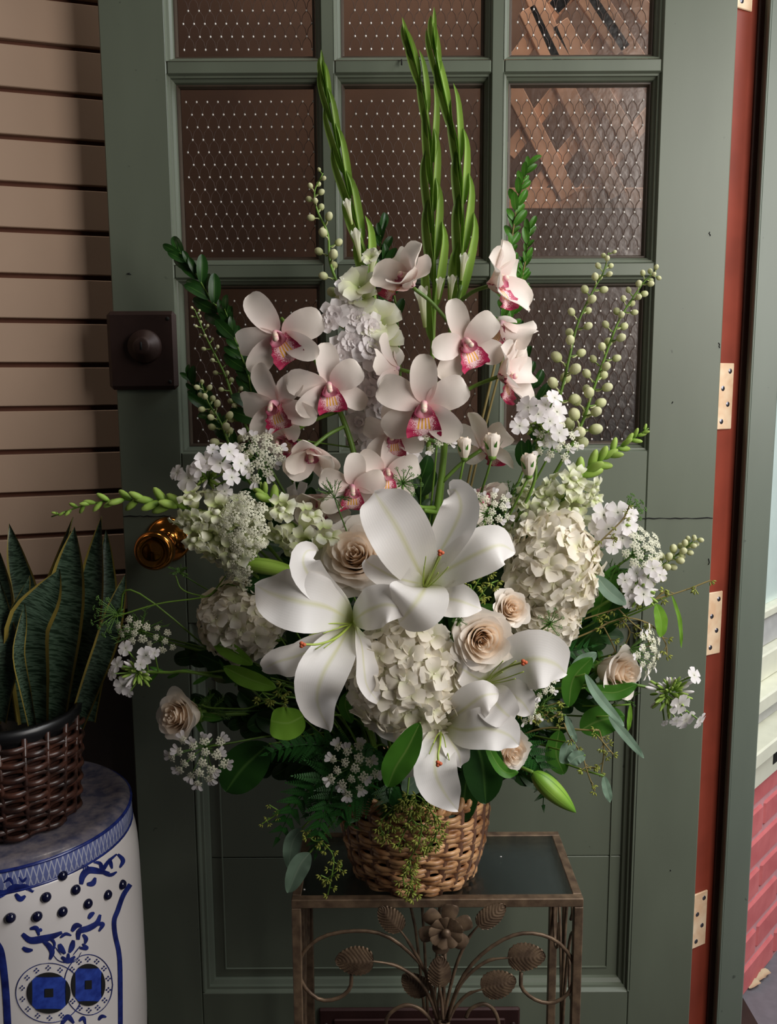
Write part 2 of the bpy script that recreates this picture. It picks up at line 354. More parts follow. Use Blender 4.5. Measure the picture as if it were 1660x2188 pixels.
# paned openings: moulding, bead, glass, embossed wire
PW, PH = .0161, .0365                                    # diamond pitch
def wiremesh(x0, x1, z0, z1, y):
    wb = MB(); kb = MB(); s3 = ell(.0016, .0013, .0019, 6, 3)
    nx = int((x1-x0)/PW)+2; nz = int((z1-z0)/(PH/2))+2
    inb = lambda p: x0 < p[0] < x1 and z0 < p[2] < z1
    for j in range(nz+1):
        for i in range(nx+1):
            p = (x0+(i+(.5 if j % 2 else 0))*PW, y, z1-j*PH/2)
            if inb(p): kb.join(s3, Matrix.Translation(p))
            for dx in (-.5, .5):
                q = (p[0]+dx*PW, y, p[2]-PH/2); mid = (p[0]+dx*PW*.72, y, p[2]-PH*.2)
                if inb(p) and inb(q):
                    wb.join(tube([p, mid, q], .00055, 3, cap=False))
    return wb, kb
for r in rows:
    for c in cols:
        ring('moulding', c[0], c[1], r[0], r[1], [(-.0005, .0005), (.0015, .006), (.004, .007), (.0045, .011), (.008, .015), (.0095, .022), (.0098, .028)], D)
        ring('glazing_bead', c[0]+.0098, c[1]-.0098, r[0]+.0098, r[1]-.0098, [(-.0002, .020), (.002, .0205), (.004, .026), (.004, .030)], M['sash'])
        x0, x1, z0, z1 = c[0]+.012, c[1]-.012, r[0]+.012, r[1]-.012
        g = box('pane', M['pane'], x0-.002, x1+.002, .0275, .0305, z0-.002, z1+.002, 0, door)
        wb, kb = wiremesh(x0+.002, x1-.002, z0+.002, z1-.002, .0262)
        wo = put('wire_mesh', wb.mesh('wire_mesh', M['wire']), door); tag(wo, kind='stuff')
        tag(put('painted_glint_beads', kb.mesh('painted_glint_beads', M['glint']), wo, Matrix.Identity(4)), kind='stuff')
# lower panel with bolection moulding and raised field made of boards
ring('panel_moulding', pxl, pxr, zlp_b, zlp_t, [(-.0005, .0005), (.003, .006), (.007, .007), (.008, .012), (.014, .016), (.016, .022)], D)
zs = [zlp_b+.014, Z(1845), zlp_t-.014]
for z0, z1 in zip(zs, zs[1:]): dbox('panel_board', pxl+.014, pxr-.014, z0+.0006, z1-.0006, .021, .038, .001)
ring('panel_field_edge', pxl+.032, pxr-.032, zlp_b+.030, zlp_t-.03, [(0, .0212), (.0008, .0188), (.0022, .0188), (.003, .0212)], D)
# paint cracks at the rail joints
for x0, x1, zz in ((cols[2][1]-.012, DX1-.001, Z(1107, 1450)), (DX0+.001, cols[0][0]-.02, Z(1103, 290))):
    pts = [(x0+(x1-x0)*i/14, -.0003, zz+rnd.uniform(-.0008, .0008)) for i in range(15)]
    put('paint_crack', tube(pts, lambda t: .0011*(.5+.5*abs(math.sin(t*9))), 5).mesh('paint_crack', M['dark']), door)
def chip(px, py, w, h, m='dark'):
    p = P(px, py, -.0002); pts = [(p.x+rnd.uniform(-w, w), -.0004, p.z+h*(i/3-.5)) for i in range(4)]
    put('paint_chip', tube(pts, .0007, 4).mesh('paint_chip', M[m]), door)
for a in ((1537, 738, .002, .008), (1437, 860, .001, .003), (1515, 1200, .003, .01), (1516, 500, .002, .006), (1432, 1860, .001, .002), (275, 585, .004, .002)): chip(*a)
nl = P(858, 135, -.001); put('nail', tube([(nl.x, .003, nl.z+.006), (nl.x, -.004, nl.z+.004), (nl.x, -.005, nl.z-.004)], .0012, 5).mesh('nail', M['dark']), door)
# rim lock, knob, mail slot
a, b = P(238, 833, 0), P(378, 665, 0)
lk = box('rim_lock', M['lock'], a.x, b.x, -.012, 0, a.z, b.z, .006, door)
c = P(314, 741, 0)
RY = Matrix.Rotation(PI/2, 4, 'X')
cyl = lathe([(0.001, .022), (.010, .022), (.0135, .020), (.015, .012), (.024, .010), (.026, .0)], 32)
put('lock_cylinder', cyl.mesh('lock_cylinder', M['lock']), lk, Matrix.Translation((c.x, -.012, c.z)) @ RY)
put('keyhole', boxm(-.0015, .0015, -.006, .006, .0215, .0225).mesh('keyhole', M['black']), lk, Matrix.Translation((c.x, -.012, c.z)) @ RY)
for sx, sz in ((.012, .012), (.012, -.012)):
    put('screw', ell(.003, .003, .0012, 10, 4).mesh('screw', M['dark']), lk, Matrix.Translation((b.x-.012, -.0125, (b.z if sz > 0 else a.z)-sz)) @ RY)
kp = P(360, 1152, 0); 
rose = put('knob_rose', lathe([(.036, 0), (.036, .003), (.031, .007), (.022, .010), (.014, .013), (.012, .02)], 36).mesh('knob_rose', M['brass']), door, Matrix.Translation((kp.x, 0, kp.z)) @ RY)
kc = P(338, 1183, -.062)
put('knob_neck', tube([(kp.x, -.008, kp.z), (kp.x-.003, -.058, kp.z-.004)], .0095, 16).mesh('knob_neck', M['brass']), rose, Matrix.Identity(4))
kl = lathe([(.011, 0), (.013, .004), (.024, .008), (.0305, .018), (.0305, .026), (.027, .034), (.0255, .0345), (.023, .036), (.0225, .0345), (.012, .038), (.001, .039)], 36)
put('knob', kl.mesh('knob', M['brass']), door, Matrix.Translation((kp.x-.003, -.052, kp.z-.004)) @ RY)
a, b = P(684, 2300, 0), P(1110, 2148, 0)
ms = box('mail_slot', M['slot'], a.x, b.x, -.008, 0, a.z, b.z, .003, door)
box('slot_flap', M['slot'], a.x+.026, b.x-.026, -.013, -.008, a.z+.012, b.z-.016, .002, ms)
for x in (a.x+.012, b.x-.012): put('slot_screw', ell(.005, .005, .002, 10, 4).mesh('slot_screw', M['lock']), ms, Matrix.Translation((x, -.0085, b.z-.03)) @ RY)
# ------------------------------------------------------------------ hinge jamb and casing, right of the door
jd = thing('trim_1', 'red-brown hinge jamb beside the open door edge', 'door frame', (DX1+.01, .02, .02), kind='structure')
def strip(name, m, pl, pr, y0, y1, th, parent, ztop=2.3, zbot=.0, bev=.001):
    """upright board whose front face runs from pixel edge pl (left, at depth y0) to pr (right, depth y1)"""
    A = P(pl, 1100, y0); B = P(pr, 1100, y1); d = V((B.x-A.x, B.y-A.y, 0)); n = V((d.y, -d.x, 0)).normalized()
    if n.y > 0: n = -n
    L = d.length; ang = math.atan2(d.y, d.x); Mx = Matrix.Translation((A.x, A.y, 0)) @ RZ(ang)
    return put(name, boxm(0, L, 0, th, zbot, ztop, bev).mesh(name, m, smooth=False), parent, Mx), Mx, L
_, MJ, LJ = strip('jamb_board', M['jamb'], 1516, 1575, .030, .062, .03, jd)
strip('jamb_stop', M['jambdark'], 1566, 1592, .052, .052, .05, jd)
cs = thing('trim_2', 'grey-green door casing at the right edge of the doorway', 'door frame', P(1600, 1100, .03), kind='structure'); 
strip('casing_board', M['frame'], 1590, 1647, .030, .03, .06, cs, bev=.002)
WM[cs.name] = Matrix.Translation(cs.location)
strip('casing_edge', M['frame'], 1588, 1592, .027, .027, .01, cs)
# hinges
for k, (px, y0, y1) in enumerate(((1596, -120, 22), (1560, 776, 917), (1531, 1264, 1397), (1508, 1905, 2020))):
    za, zb = P(px, y1, .04).z, P(px, y0, .04).z
    hg = put('hinge', boxm(-.008, LJ*.56, -.0035, 0, za, zb, .001).mesh('hinge', M['hinge'], smooth=False), jd, MJ)
    for q, fx in ((.12, .75), (.38, .35), (.62, .7), (.88, .35)):
        zz = zb+(za-zb)*q
        sm = lathe([(.0005, .0012), (.003, .001), (.0042, 0)], 12)
        put('screw', sm.mesh('screw', M['screw']), hg, MJ @ Matrix.Translation((LJ*.56*fx, -.0036, zz)) @ RY)
# ------------------------------------------------------------------ slatwall, left, turned 18 degrees
wx = DX0+.03; MS = Matrix.Translation((wx, .085, 0)) @ RZ(R(18)) @ Matrix.Rotation(PI, 4, 'Z')   # local +x runs left
wall = thing('wall_back', 'beige slatwall panelling with dark grooves left of the door', 'wall', (wx, .085, 0), kind='structure')
box('wall_core', M['slatedge'], -.05, .75, -.03, -.012, 0, 2.3, 0, wall, MS)
def wallz(py):                                           # height on the slatwall at the left image edge
    d = ray(0, py); n = MS.to_3x3() @ V((0, 1, 0)); p0 = MS.translation; return (CAM+d*((p0-CAM).dot(n)/d.dot(n))).z
gz = [wallz(y) for y in (92, 195, 293, 392, 492, 590, 692, 787, 877, 970, 1063, 1155)]
pitch = (gz[0]-gz[-1])/11
for i in range(-4, 22):
    z1 = gz[0]-i*pitch; z0 = z1-pitch+.008
    if z0 < 0: break
    if z0 < wallz(1330): break
    box('slat_board', M['slat'], -.05, .75, -.012, 0, z0, z1, .0012, wall, MS)
box('lower_wall_dark', M['floor'], -.05, .75, -.012, .003, 0, z1-.012, .002, wall, MS)  # dark brown sheet across the wall below the slats
# brown hoarding and diagonal lattice behind the panes
bk = thing('wall_behind', 'brown boarding seen dimly through the door panes', 'wall', (0.05, .30, 0), kind='structure')
box('back_board', M['back'], -.6, .56, .30, .315, 0, 2.3, .002, bk)
lt = thing('lattice_screen', 'cedar lattice screen of crossed diagonal slats seen through right-hand panes', 'lattice', P(1240, 420, .12))
def slat(p0, p1, w, y0, y1):
    A = P(*p0, (y0+y1)/2); B = P(*p1, (y0+y1)/2); d = V((B.x-A.x, 0, B.z-A.z)); L = d.length; a = math.atan2(d.z, d.x)
    Mx = Matrix.Translation((A.x, (y0+y1)/2, A.z)) @ Matrix.Rotation(-a, 4, 'Y')
    put('slat', boxm(0, L, -(y1-y0)/2, (y1-y0)/2, -w/2, w/2, .001).mesh('slat', M['lattice'], smooth=False), lt, Mx)
for p in (((1130, -60), (1200, 130)), ((1155, 60), (1320, 420)), ((1180, -110), (1330, 110)), ((1225, 90), (1345, 300)), ((1110, 200), (1215, 420)), ((1300, -80), (1400, 60)), ((1262, -30), (1400, 190))):
    q0, q1 = p; slat((q0[0]-30, q0[1]-40), q1, .030, .170, .178)
for p in (((1085, 150), (1230, -40)), ((1085, 330), (1290, 70)), ((1130, 420), (1350, 160)), ((1240, 420), (1400, 230)), ((1180, 20), (1300, -90))): slat(p[0], p[1], .026, .180, .188)
slat((1080, 425), (1420, 425), .034, .178, .192)
# ------------------------------------------------------------------ outside, right: painted brick wall running away at 45 degrees, sill, glazing, pavement
g0 = PZ(1592, 2128, 0.0); BA = R(47); MBk = Matrix.Translation(g0) @ RZ(BA)          # local +x runs away to the right
bw = thing('wall_outside', 'pink painted brick base wall of the shop outside on the right', 'wall', g0, kind='structure')
def bz(py, px=1640):                                     # height on that wall plane
    d = ray(px, py); n = MBk.to_3x3() @ V((0, 1, 0)); return (CAM+d*((g0-CAM).dot(n)/d.dot(n))).z
ZW = bz(1640); ch = ZW/7
box('mortar_core', M['mortar'], -.25, 1.3, .006, .09, -.02, ZW, 0, bw, MBk)
bmesh_ = [boxm(-.104, .104, 0, .03, 0, ch-.013, .004).mesh('brick', M['brick'], smooth=False), boxm(-.104, .104, .0015, .03, .001, ch-.014, .005).mesh('brick', M['brick'], smooth=False)]
for j in range(7):
    for i in range(-1, 6):
        put('brick', bmesh_[(i+j) % 2], bw, MBk @ Matrix.Translation((.05+i*.222+(.111 if j % 2 else 0), rnd.uniform(-.001, .001), j*ch+.006)))
wn = thing('window_1', 'cream shop window base with slotted panel, grey ledges and glass painted with pale sky reflection outside', 'window', MBk @ V((.1, 0, ZW)), kind='structure')
lv = [ZW, bz(1565), bz(1535), bz(1480), bz(1450), bz(1395), bz(1330), bz(1310), bz(600)]
for n_, m_, a_, b_, yo in (('slotted_panel', 'cream', 0, 1, -.02), ('ledge', 'cream', 1, 2, -.05), ('upper_panel', 'sill', 2, 3, .0), ('sill_board', 'cream', 3, 4, -.035), ('lower_frame', 'cream', 4, 5, .0), ('frame_rail', 'sill', 5, 6, .02), ('glazing_bead', 'cream', 6, 7, .01)):
    box(n_, M[m_], -.25, 1.3, yo, .09, lv[a_]+.0005, lv[b_]-.0005, .003, wn, MBk)
box('glass', M['skyglass'], -.25, 1.3, .03, .036, lv[7], lv[8], 0, wn, MBk)
for i in range(8): box('slot', M['dark'], .02+i*.12, .04+i*.12, -.0215, -.0195, lv[0]+.3*(lv[1]-lv[0]), lv[0]+.85*(lv[1]-lv[0]), 0, wn, MBk)
fl = box('floor', M['floor'], -1.6, .72, -3, .35, -.02, 0); tag(fl, 'dark wooden shop floor under the stands', 'floor', kind='structure')
pv = box('pavement', M['side'], .7205, 4, -3, 4, -.03, -.001); tag(pv, 'grey pavement outside at the bottom right corner', 'pavement', kind='structure')
for k, (px, py, lb_) in enumerate(((1600, 2112, 'nearest dry leaf on the pavement by the casing foot'), (1612, 2098, 'middle dry leaf of three against the pink brick wall'), (1622, 2090, 'farthest dry leaf along the pink brick wall foot'))):
    p = PZ(px, py, .004); o = put('dry_leaf', blade([p, p+V((.014, .008, .006)), p+V((.03, .018, .002))], .008, (0, -.3, 1), nu=4, nv=6, cup=.5).mesh('dry_leaf', M['litter']))
    tag(o, lb_, 'leaf', 'dry leaves by the brick wall')
# ------------------------------------------------------------------ iron table
TY0, TY1 = -.085, -.285
tz = P(1190, 1776, TY0).z; 
TY1 = PZ(940, 1922, tz).y
tl, tr = P(622, 1925, TY1).x, P(1247, 1925, TY1).x
tb = thing('iron_table', 'bronze iron side table with glass top, leaf scrollwork and central metal flower', 'table', ((tl+tr)/2, (TY0+TY1)/2, 0))
BR = .0125; I = M['wrought']; h = BR
for n_, y in (('front_rail', TY1), ('back_rail', TY0-h)): box(n_, I, tl, tr, y, y+h, tz-h, tz, .001, tb)
for x in (tl, tr-h): box('side_rail', I, x, x+h, TY1+h+.0004, TY0-h-.0004, tz-h, tz, .001, tb)
for x in (tl, tr-h):
    for y in (TY1, TY0-h): box('leg', I, x, x+h, y, y+h, 0, tz-h-.0004, .001, tb)
box('glass_top', M['tglass'], tl+h-.002, tr-h+.002, TY1+h-.002, TY0-h+.002, tz-.0065, tz-.0015, .0005, tb)
for y in (TY1, TY0-h): box('lower_rail', I, tl+h, tr-h, y, y+h, .16, .172, .001, tb)
def c7(x, y, Y): return P(580+x/2.371, 1740+y/2.371, Y)
FY = TY1+.006
def wire(name, pts, r=.0028, Y=None, parent=None, n=30, taper=False):
    Y = FY if Y is None else Y
    w_ = catmull([c7(a, b, Y) for a, b in pts], n)
    f = (lambda t: r*(.45+.55*(1-t))) if taper else r
    return put(name, tube(w_, f, 8, flat=.8).mesh(name, I), parent or tb)
wire('scroll', [(838, 1045), (795, 830), (705, 705), (570, 610), (420, 590), (260, 620), (162, 700), (137, 790), (172, 880), (250, 940), (340, 930), (398, 880), (405, 805)])
wire('scroll', [(890, 1030), (960, 840), (1062, 712), (1200, 622), (1320, 602), (1440, 640), (1520, 730), (1533, 820), (1500, 910), (1420, 955), (1335, 938), (1268, 880), (1265, 800)])
wire('scroll', [(590, 1110), (580, 1050), (610, 1000), (680, 966), (750, 985), (805, 1040), (840, 1110)], Y=FY+.004)
wire('scroll', [(985, 1030), (1010, 985), (1075, 960), (1125, 990), (1150, 1060), (1140, 1130)], Y=FY+.004)
def metal_leaf(base, tip, w_, stem, Y=None):
    Y = FY-.004 if Y is None else Y
    A = c7(*base, Y); B = c7(*tip, Y); L = (B-A).length; ax = (B-A).normalized(); pr = ov(.42, .62); Wd = w_/2.371*(Y-CAM.y)*1.05/FPX
    S = ax.cross(V((0, -1, 0))).normalized()
    def fn(s, t):
        wd = Wd*pr(t)*(1+.015*math.sin(t*44)); rib = .0009*math.cos((t*L-abs(s)*Wd*.9)*2*PI/(L*.105)) * min(1, abs(s)*5)
        p = A.lerp(B, t)+S*wd*s*1.12; p.y = Y-.0035*(1-abs(s))*math.sin(PI*min(t+.05, 1))-rib-.003+.004*abs(s)**.5*0; return p
    vs, fs, uv = grid(16, 72, fn); mb = MB(); mb.add(vs, fs, uv)
    vs2 = [V(v)+V((0, .0012, 0)) for v in vs]; mb.add(vs2, [f[::-1] for f in fs], uv)
    lf = put('metal_leaf', mb.mesh('metal_leaf', I), tb)
    w2 = catmull([c7(a, b, Y+.003) for a, b in stem]+[A+V((0, -.003, 0))]+[A.lerp(B, .6)+V((0, -.0035, 0))], 24)
    put('leaf_stem', tube(w2, lambda t: .0024 if t < .6 else .0024*(1.3-t), 8).mesh('leaf_stem', I), tb)
metal_leaf((655, 585), (548, 462), 56, [(850, 1035), (800, 840), (715, 680)])
metal_leaf((1045, 560), (1183, 452), 52, [(872, 1035), (925, 800), (985, 650)])
metal_leaf((518, 738), (322, 733), 74, [(845, 1040), (770, 870), (650, 775)])
metal_leaf((1195, 720), (1388, 712), 72, [(893, 1035), (960, 860), (1080, 750)])
metal_leaf((1062, 880), (1238, 828), 74, [(898, 1045), (930, 980), (990, 915)])
metal_leaf((786, 905), (664, 808), 58, [(850, 1060), (830, 990)], FY+.012)
metal_leaf((850, 868), (852, 710), 56, [(868, 1040), (862, 950)], FY-.010)
fc = c7(882, 582, FY-.012); mfl = put('flower_stem', tube([c7(872, 1035, FY), c7(872, 850, FY-.004), c7(880, 640, FY-.006)], .0028, 8).mesh('flower_stem', I), tb)
fl1 = put('metal_flower', ell(.0068, .0068, .005, 14, 7).mesh('metal_flower', I), tb, Matrix.Translation(fc+V((0, -.010, 0))) @ RY)
for ring_, (n_, L_, W_, a0, zz) in enumerate(((6, .038, .0125, 6, .0), (9, .025, .0080, 22, .003))):
    pm = petal(L_, W_, a0, a0-8, cup=-.25, nu=8, nv=10, prof=ov(.8, .28)).mesh('metal_petal', I)
    for k in range(n_): put('metal_petal', pm, fl1, Matrix.Translation(fc+V((0, -zz, 0))) @ RY @ RZ(2*PI*k/n_+.3))
put('binding_coil', tube([c7(872, 1035, FY)+V((.0075*math.cos(a*.55), .0075*math.sin(a*.55), -.0009*a*.55)) for a in range(0, 70)], .0019, 6).mesh('binding_coil', I), tb)
# scrolls on the right side and the back
def side_wire(pts, x, r=.0024):   # pts in (fraction of depth, metres below top)
    w_ = catmull([V((x, TY1+(TY0-TY1)*a, tz-.013-b)) for a, b in pts], 24); put('side_scroll', tube(w_, r, 8).mesh('side_scroll', I), tb)
for x in (tl+.006, tr-.006):
    for q in (0, 1):
        f = (lambda a: a) if q == 0 else (lambda a: 1-a)
        side_wire([(f(.5), .34), (f(.44), .2), (f(.3), .09), (f(.15), .06), (f(.07), .11), (f(.14), .16), (f(.26), .15), (f(.28), .11)], x)
        side_wire([(f(.5), .30), (f(.48), .12), (f(.40), .03), (f(.3), .01), (f(.22), .03), (f(.27), .05)], x)
    side_wire([(.5, .36), (.5, .03)], x)
for q in (-1, 1):
    cx_ = (tl+tr)/2; ff = lambda a, b: V((cx_+q*a, TY0-.006, tz-.012-b))
    for pts in (((.01, .3), (.03, .12), (.07, .04), (.12, .01), (.17, .02), (.185, .06), (.15, .085), (.12, .06)), ((.005, .3), (.015, .10), (.03, .05), (.055, .045), (.07, .075), (.05, .10), (.03, .085))):
        put('back_scroll', tube(catmull([ff(*p_) for p_ in pts], 26), .0024, 8).mesh('back_scroll', I), tb)
for px, py, lb_ in ((650, 1899, 'white petal crumb at the left front corner of the glass'), (722, 1913, 'white crumb by the front rail under hanging seed string'), (1022, 1911, 'white crumb by the front rail right of basket'), (1070, 1829, 'white crumb lying behind, right of the basket on glass')):
    p = PZ(px, py, tz); o = put('pollen_crumb', ell(.0016, .001, .0008, 6, 4).mesh('pollen_crumb', M['white']), None, Matrix.Translation((p.x, p.y, tz-.001)))
    tag(o, lb_, 'crumb', 'white crumbs on the glass')
# ------------------------------------------------------------------ wicker basket on the table
BC = P(886, 1830, -.19); BC = V((P(886, 1830, -.19).x, (TY0+TY1)/2-.003, tz)); BR0, BR1, BH = .083, .103, .132
bs = thing('wicker_basket', 'tan woven wicker basket holding the flowers on the glass table', 'basket', BC)
TB = Matrix.Translation(BC)
def brad(z): return BR0+(BR1-BR0)*(z/BH)**.8+.006*math.sin(PI*z/BH)
NS = 26
for k in range(NS):
    a = 2*PI*k/NS; pts = [V((brad(z_)*math.cos(a), brad(z_)*math.sin(a), z_)) for z_ in (0.002, .04, .08, .12, BH)]
    put('stake', tube(catmull(pts, 8), .0068, 6, flat=.5).mesh('stake', M['stake']), bs, TB)
for j in range(11):
    zc = .0075+j*(BH-.012)/10
    for d_ in (0, 1):
        pts = []; z_ = zc+(d_-.5)*.0068
        for i in range(NS*6+1):
            a = 2*PI*i/(NS*6); s_ = math.sin(a*NS/2+(PI if j % 2 else 0)); rr = brad(max(z_, 0))+.0038*s_+.0010*d_
            pts.append(V((rr*math.cos(a), rr*math.sin(a), z_+.0016*math.sin(a*3+j*1.7))))
        put('weaver', tube(pts, .0040, 6, cap=False, flat=.8).mesh('weaver', M['wicker']), bs, TB)
for q in range(2):
    pts = []
    for i in range(200):
        a = 2*PI*i/199; b_ = a*22+q*PI; pts.append(V(((BR1+.006*math.cos(b_))*math.cos(a), (BR1+.006*math.cos(b_))*math.sin(a), BH+.002+.006*math.sin(b_))))
    put('rim_braid', tube(pts, .0042, 6, cap=False).mesh('rim_braid', M['wicker']), bs, TB)
put('base', lathe([(.001, .002), (BR0, .002), (BR0, .006), (.001, .006)], 32).mesh('base', M['stake']), bs, TB)
put('liner', lathe([(.001, .010), (BR0-.008, .010), (BR1-.009, BH-.012), (BR1-.012, BH-.012), (BR1-.02, BH-.03), (.001, BH-.03)], 32).mesh('liner', M['pot']), bs, TB)
# ------------------------------------------------------------------ porcelain garden stool
SY = -.215; SC = P(12, 1722, SY); SZ = SC.z; SR = .166
SP = [(.001, 0), (SR-.02, 0), (SR-.004, .012), (SR, .05), (SR+.008, .22), (SR+.013, .34), (SR+.012, SZ-.10), (SR+.007, SZ-.045), (SR+.004, SZ-.037)]
SP = [(r_, z_) for r_, z_ in SP]
def srad(z):
    for (r0, z0), (r1, z1) in zip(SP, SP[1:]):
        if z0 <= z <= z1: return r0+(r1-r0)*(z-z0)/max(z1-z0, 1e-6)
    return SP[-1][0]
st = thing('garden_stool', 'blue and white porcelain garden stool with raised studs and coin cut-outs', 'stool', (SC.x, SY, 0))
TS = Matrix.Translation((SC.x, SY, 0))
cp_ = catmull([V((r_, 0, z_)) for r_, z_ in SP[3:]], 24); SP = SP[:3]+[(v_.x, v_.z) for v_ in cp_]
put('body', lathe(SP, 64).mesh('body', M['porc']), st, TS)
put('rim_band', lathe([(SR+.004, SZ-.037), (SR+.005, SZ-.034), (SR+.005, SZ-.010), (SR+.003, SZ-.006)], 64).mesh('rim_band', M['band']), st, TS)
for z_ in (SZ-.037, SZ-.008): put('rim_line', lathe([(SR+.0035, z_-.0022), (SR+.0060, z_-.001), (SR+.0060, z_+.001), (SR+.0030, z_+.0022)], 64).mesh('rim_line', M['blue']), st, TS)
put('top', lathe([(SR+.003, SZ-.006), (SR-.002, SZ-.001), (SR-.012, SZ), (SR-.022, SZ-.001), (SR-.03, SZ-.002), (.001, SZ-.002)], 64).mesh('top', plain('shade_tinted_top_glaze', (120, 112, 116), .2, c2=(74, 74, 92), scale=60)), st, TS)  # shade over the stool top is put into this darker glaze colour
def onstool(px, py, off=.0008):
    d = ray(px, py); z = SZ-.1; hit = None
    for _ in range(6):
        r_ = srad(z)+off; ox, oy = CAM.x-SC.x, CAM.y-SY; a = d.x**2+d.y**2; b = 2*(ox*d.x+oy*d.y); c_ = ox*ox+oy*oy-r_*r_; q = b*b-4*a*c_
        t = (-b-math.sqrt(max(q, 0)))/(2*a); hit = CAM+d*t; z = hit.z
    return hit
S4 = 4.483
def c6(p): return (p[0]/S4, 1700+p[1]/S4)
def stroke(pts, wd, m='blue', name='painted_scroll', off=.0008, taper=True, n=18, closed=False):
    q = catmull([V((a, b, 0)) for a, b in (pts+[pts[0]] if closed else pts)], n); L = []; mb = MB(); vs = []
    for i, p in enumerate(q):
        T = (q[min(i+1, n)]-q[max(i-1, 0)]).normalized(); N = V((-T.y, T.x, 0)); t = i/n
        ww = wd*(.35+.65*math.sin(PI*min(.08+t*.9, 1))) if taper else wd
        for s in (-1, -.33, .33, 1): vs.append(onstool(*c6(p+N*ww*s), off+(.0003 if abs(s) < .5 else 0)))
    fs = []
    for i in range(n):
        for k in range(3): a = i*4+k; fs.append((a, a+1, a+5, a+4))
    mb.add(vs, fs); return mb.mesh(name, M[m])
def S_(*a, **k): return put(k.get('name', 'painted_scroll'), stroke(*a, **k), st)
S_([(1250, 850), (1180, 960), (1130, 1100), (1095, 1200), (1105, 1340), (1140, 1500), (1152, 1700), (1155, 2300)], 22, name='painted_band', taper=False, n=30)
S_([(-30, 1420), (10, 1500), (40, 1700), (62, 1950), (80, 2300)], 34, name='painted_band', taper=False, n=24)
for args in (([(215, 1325), (290, 1385), (400, 1375), (500, 1350), (595, 1310)], 36), ([(290, 1275), (350, 1270), (375, 1340)], 22), ([(405, 1285), (370, 1290)], 18), ([(218, 1455), (260, 1480), (315, 1480)], 24),
             ([(415, 1395), (470, 1440), (500, 1500), (480, 1570)], 28), ([(440, 1390), (480, 1370), (520, 1410), (520, 1470)], 16), ([(748, 1380), (762, 1300), (850, 1270), (930, 1220), (962, 1140)], 30),
             ([(850, 1180), (875, 1140), (905, 1120)], 22), ([(900, 1240), (985, 1230), (950, 1300)], 20), ([(690, 1300), (730, 1245), (785, 1250)], 26), ([(795, 1330), (825, 1370), (815, 1420)], 20), ([(765, 1460), (830, 1460), (790, 1420)], 20),
             ([(570, 1420), (590, 1470), (625, 1515)], 28), ([(705, 1385), (690, 1450), (665, 1505)], 26), ([(590, 1545), (655, 1585), (720, 1540)], 24), ([(655, 1510), (655, 1590)], 16), ([(580, 1360), (630, 1325), (685, 1340)], 16),
             ([(778, 850), (795, 770), (850, 715), (950, 725), (1050, 745)], 34), ([(835, 850), (890, 840), (915, 785)], 26), ([(785, 675), (860, 700)], 26), ([(895, 635), (960, 650), (985, 705), (1040, 630), (1120, 560)], 20), ([(1050, 600), (1075, 700)], 18), ([(1130, 560), (1180, 620), (1150, 690)], 20), ([(980, 740), (1060, 760), (1120, 730)], 18),
             ([(-60, 910), (30, 930), (110, 890), (200, 870), (270, 885), (322, 920)], 34), ([(35, 835), (90, 800), (125, 850)], 20), ([(180, 780), (215, 820), (255, 785)], 18), ([(150, 940), (195, 990), (245, 960)], 26), ([(-40, 985), (50, 950)], 14),
             ([(590, 2190), (650, 2120), (710, 2180)], 26), ([(760, 2160), (800, 2130), (820, 2190)], 18), ([(945, 2150), (975, 2115), (1020, 2120)], 18), ([(500, 1510), (560, 1580), (650, 1600), (730, 1580), (780, 1500)], 5), ([(530, 1450), (590, 1530)], 5), ([(770, 1440), (700, 1530)], 5)):
    S_(*args)
def ellp(cx_, cy_, rx, ry, n=24, rot=0): return [(cx_+rx*math.cos(2*PI*i/n)*math.cos(rot)-ry*math.sin(2*PI*i/n)*math.sin(rot), cy_+rx*math.cos(2*PI*i/n)*math.sin(rot)+ry*math.sin(2*PI*i/n)*math.cos(rot)) for i in range(n)]
def disc(name, m, cx_, cy_, rx, ry, off, rot=0, n=28):
    vs = [onstool(*c6((cx_, cy_)), off)]; fs = []
    for k in (.5, 1):
        for p in ellp(cx_, cy_, rx*k, ry*k, n, rot): vs.append(onstool(*c6(p), off))
    for i in range(n): j = (i+1) % n; fs += [(0, 1+i, 1+j), (1+i, 1+n+i, 1+n+j, 1+j)]
    mb = MB(); mb.add(vs, fs); return put(name, mb.mesh(name, M[m]), st)
def poly(name, m, pts, off):
    vs = [onstool(*c6(p), off) for p in pts]; mb = MB(); mb.add(vs, [tuple(range(len(vs)))]); return put(name, mb.mesh(name, M[m]), st)
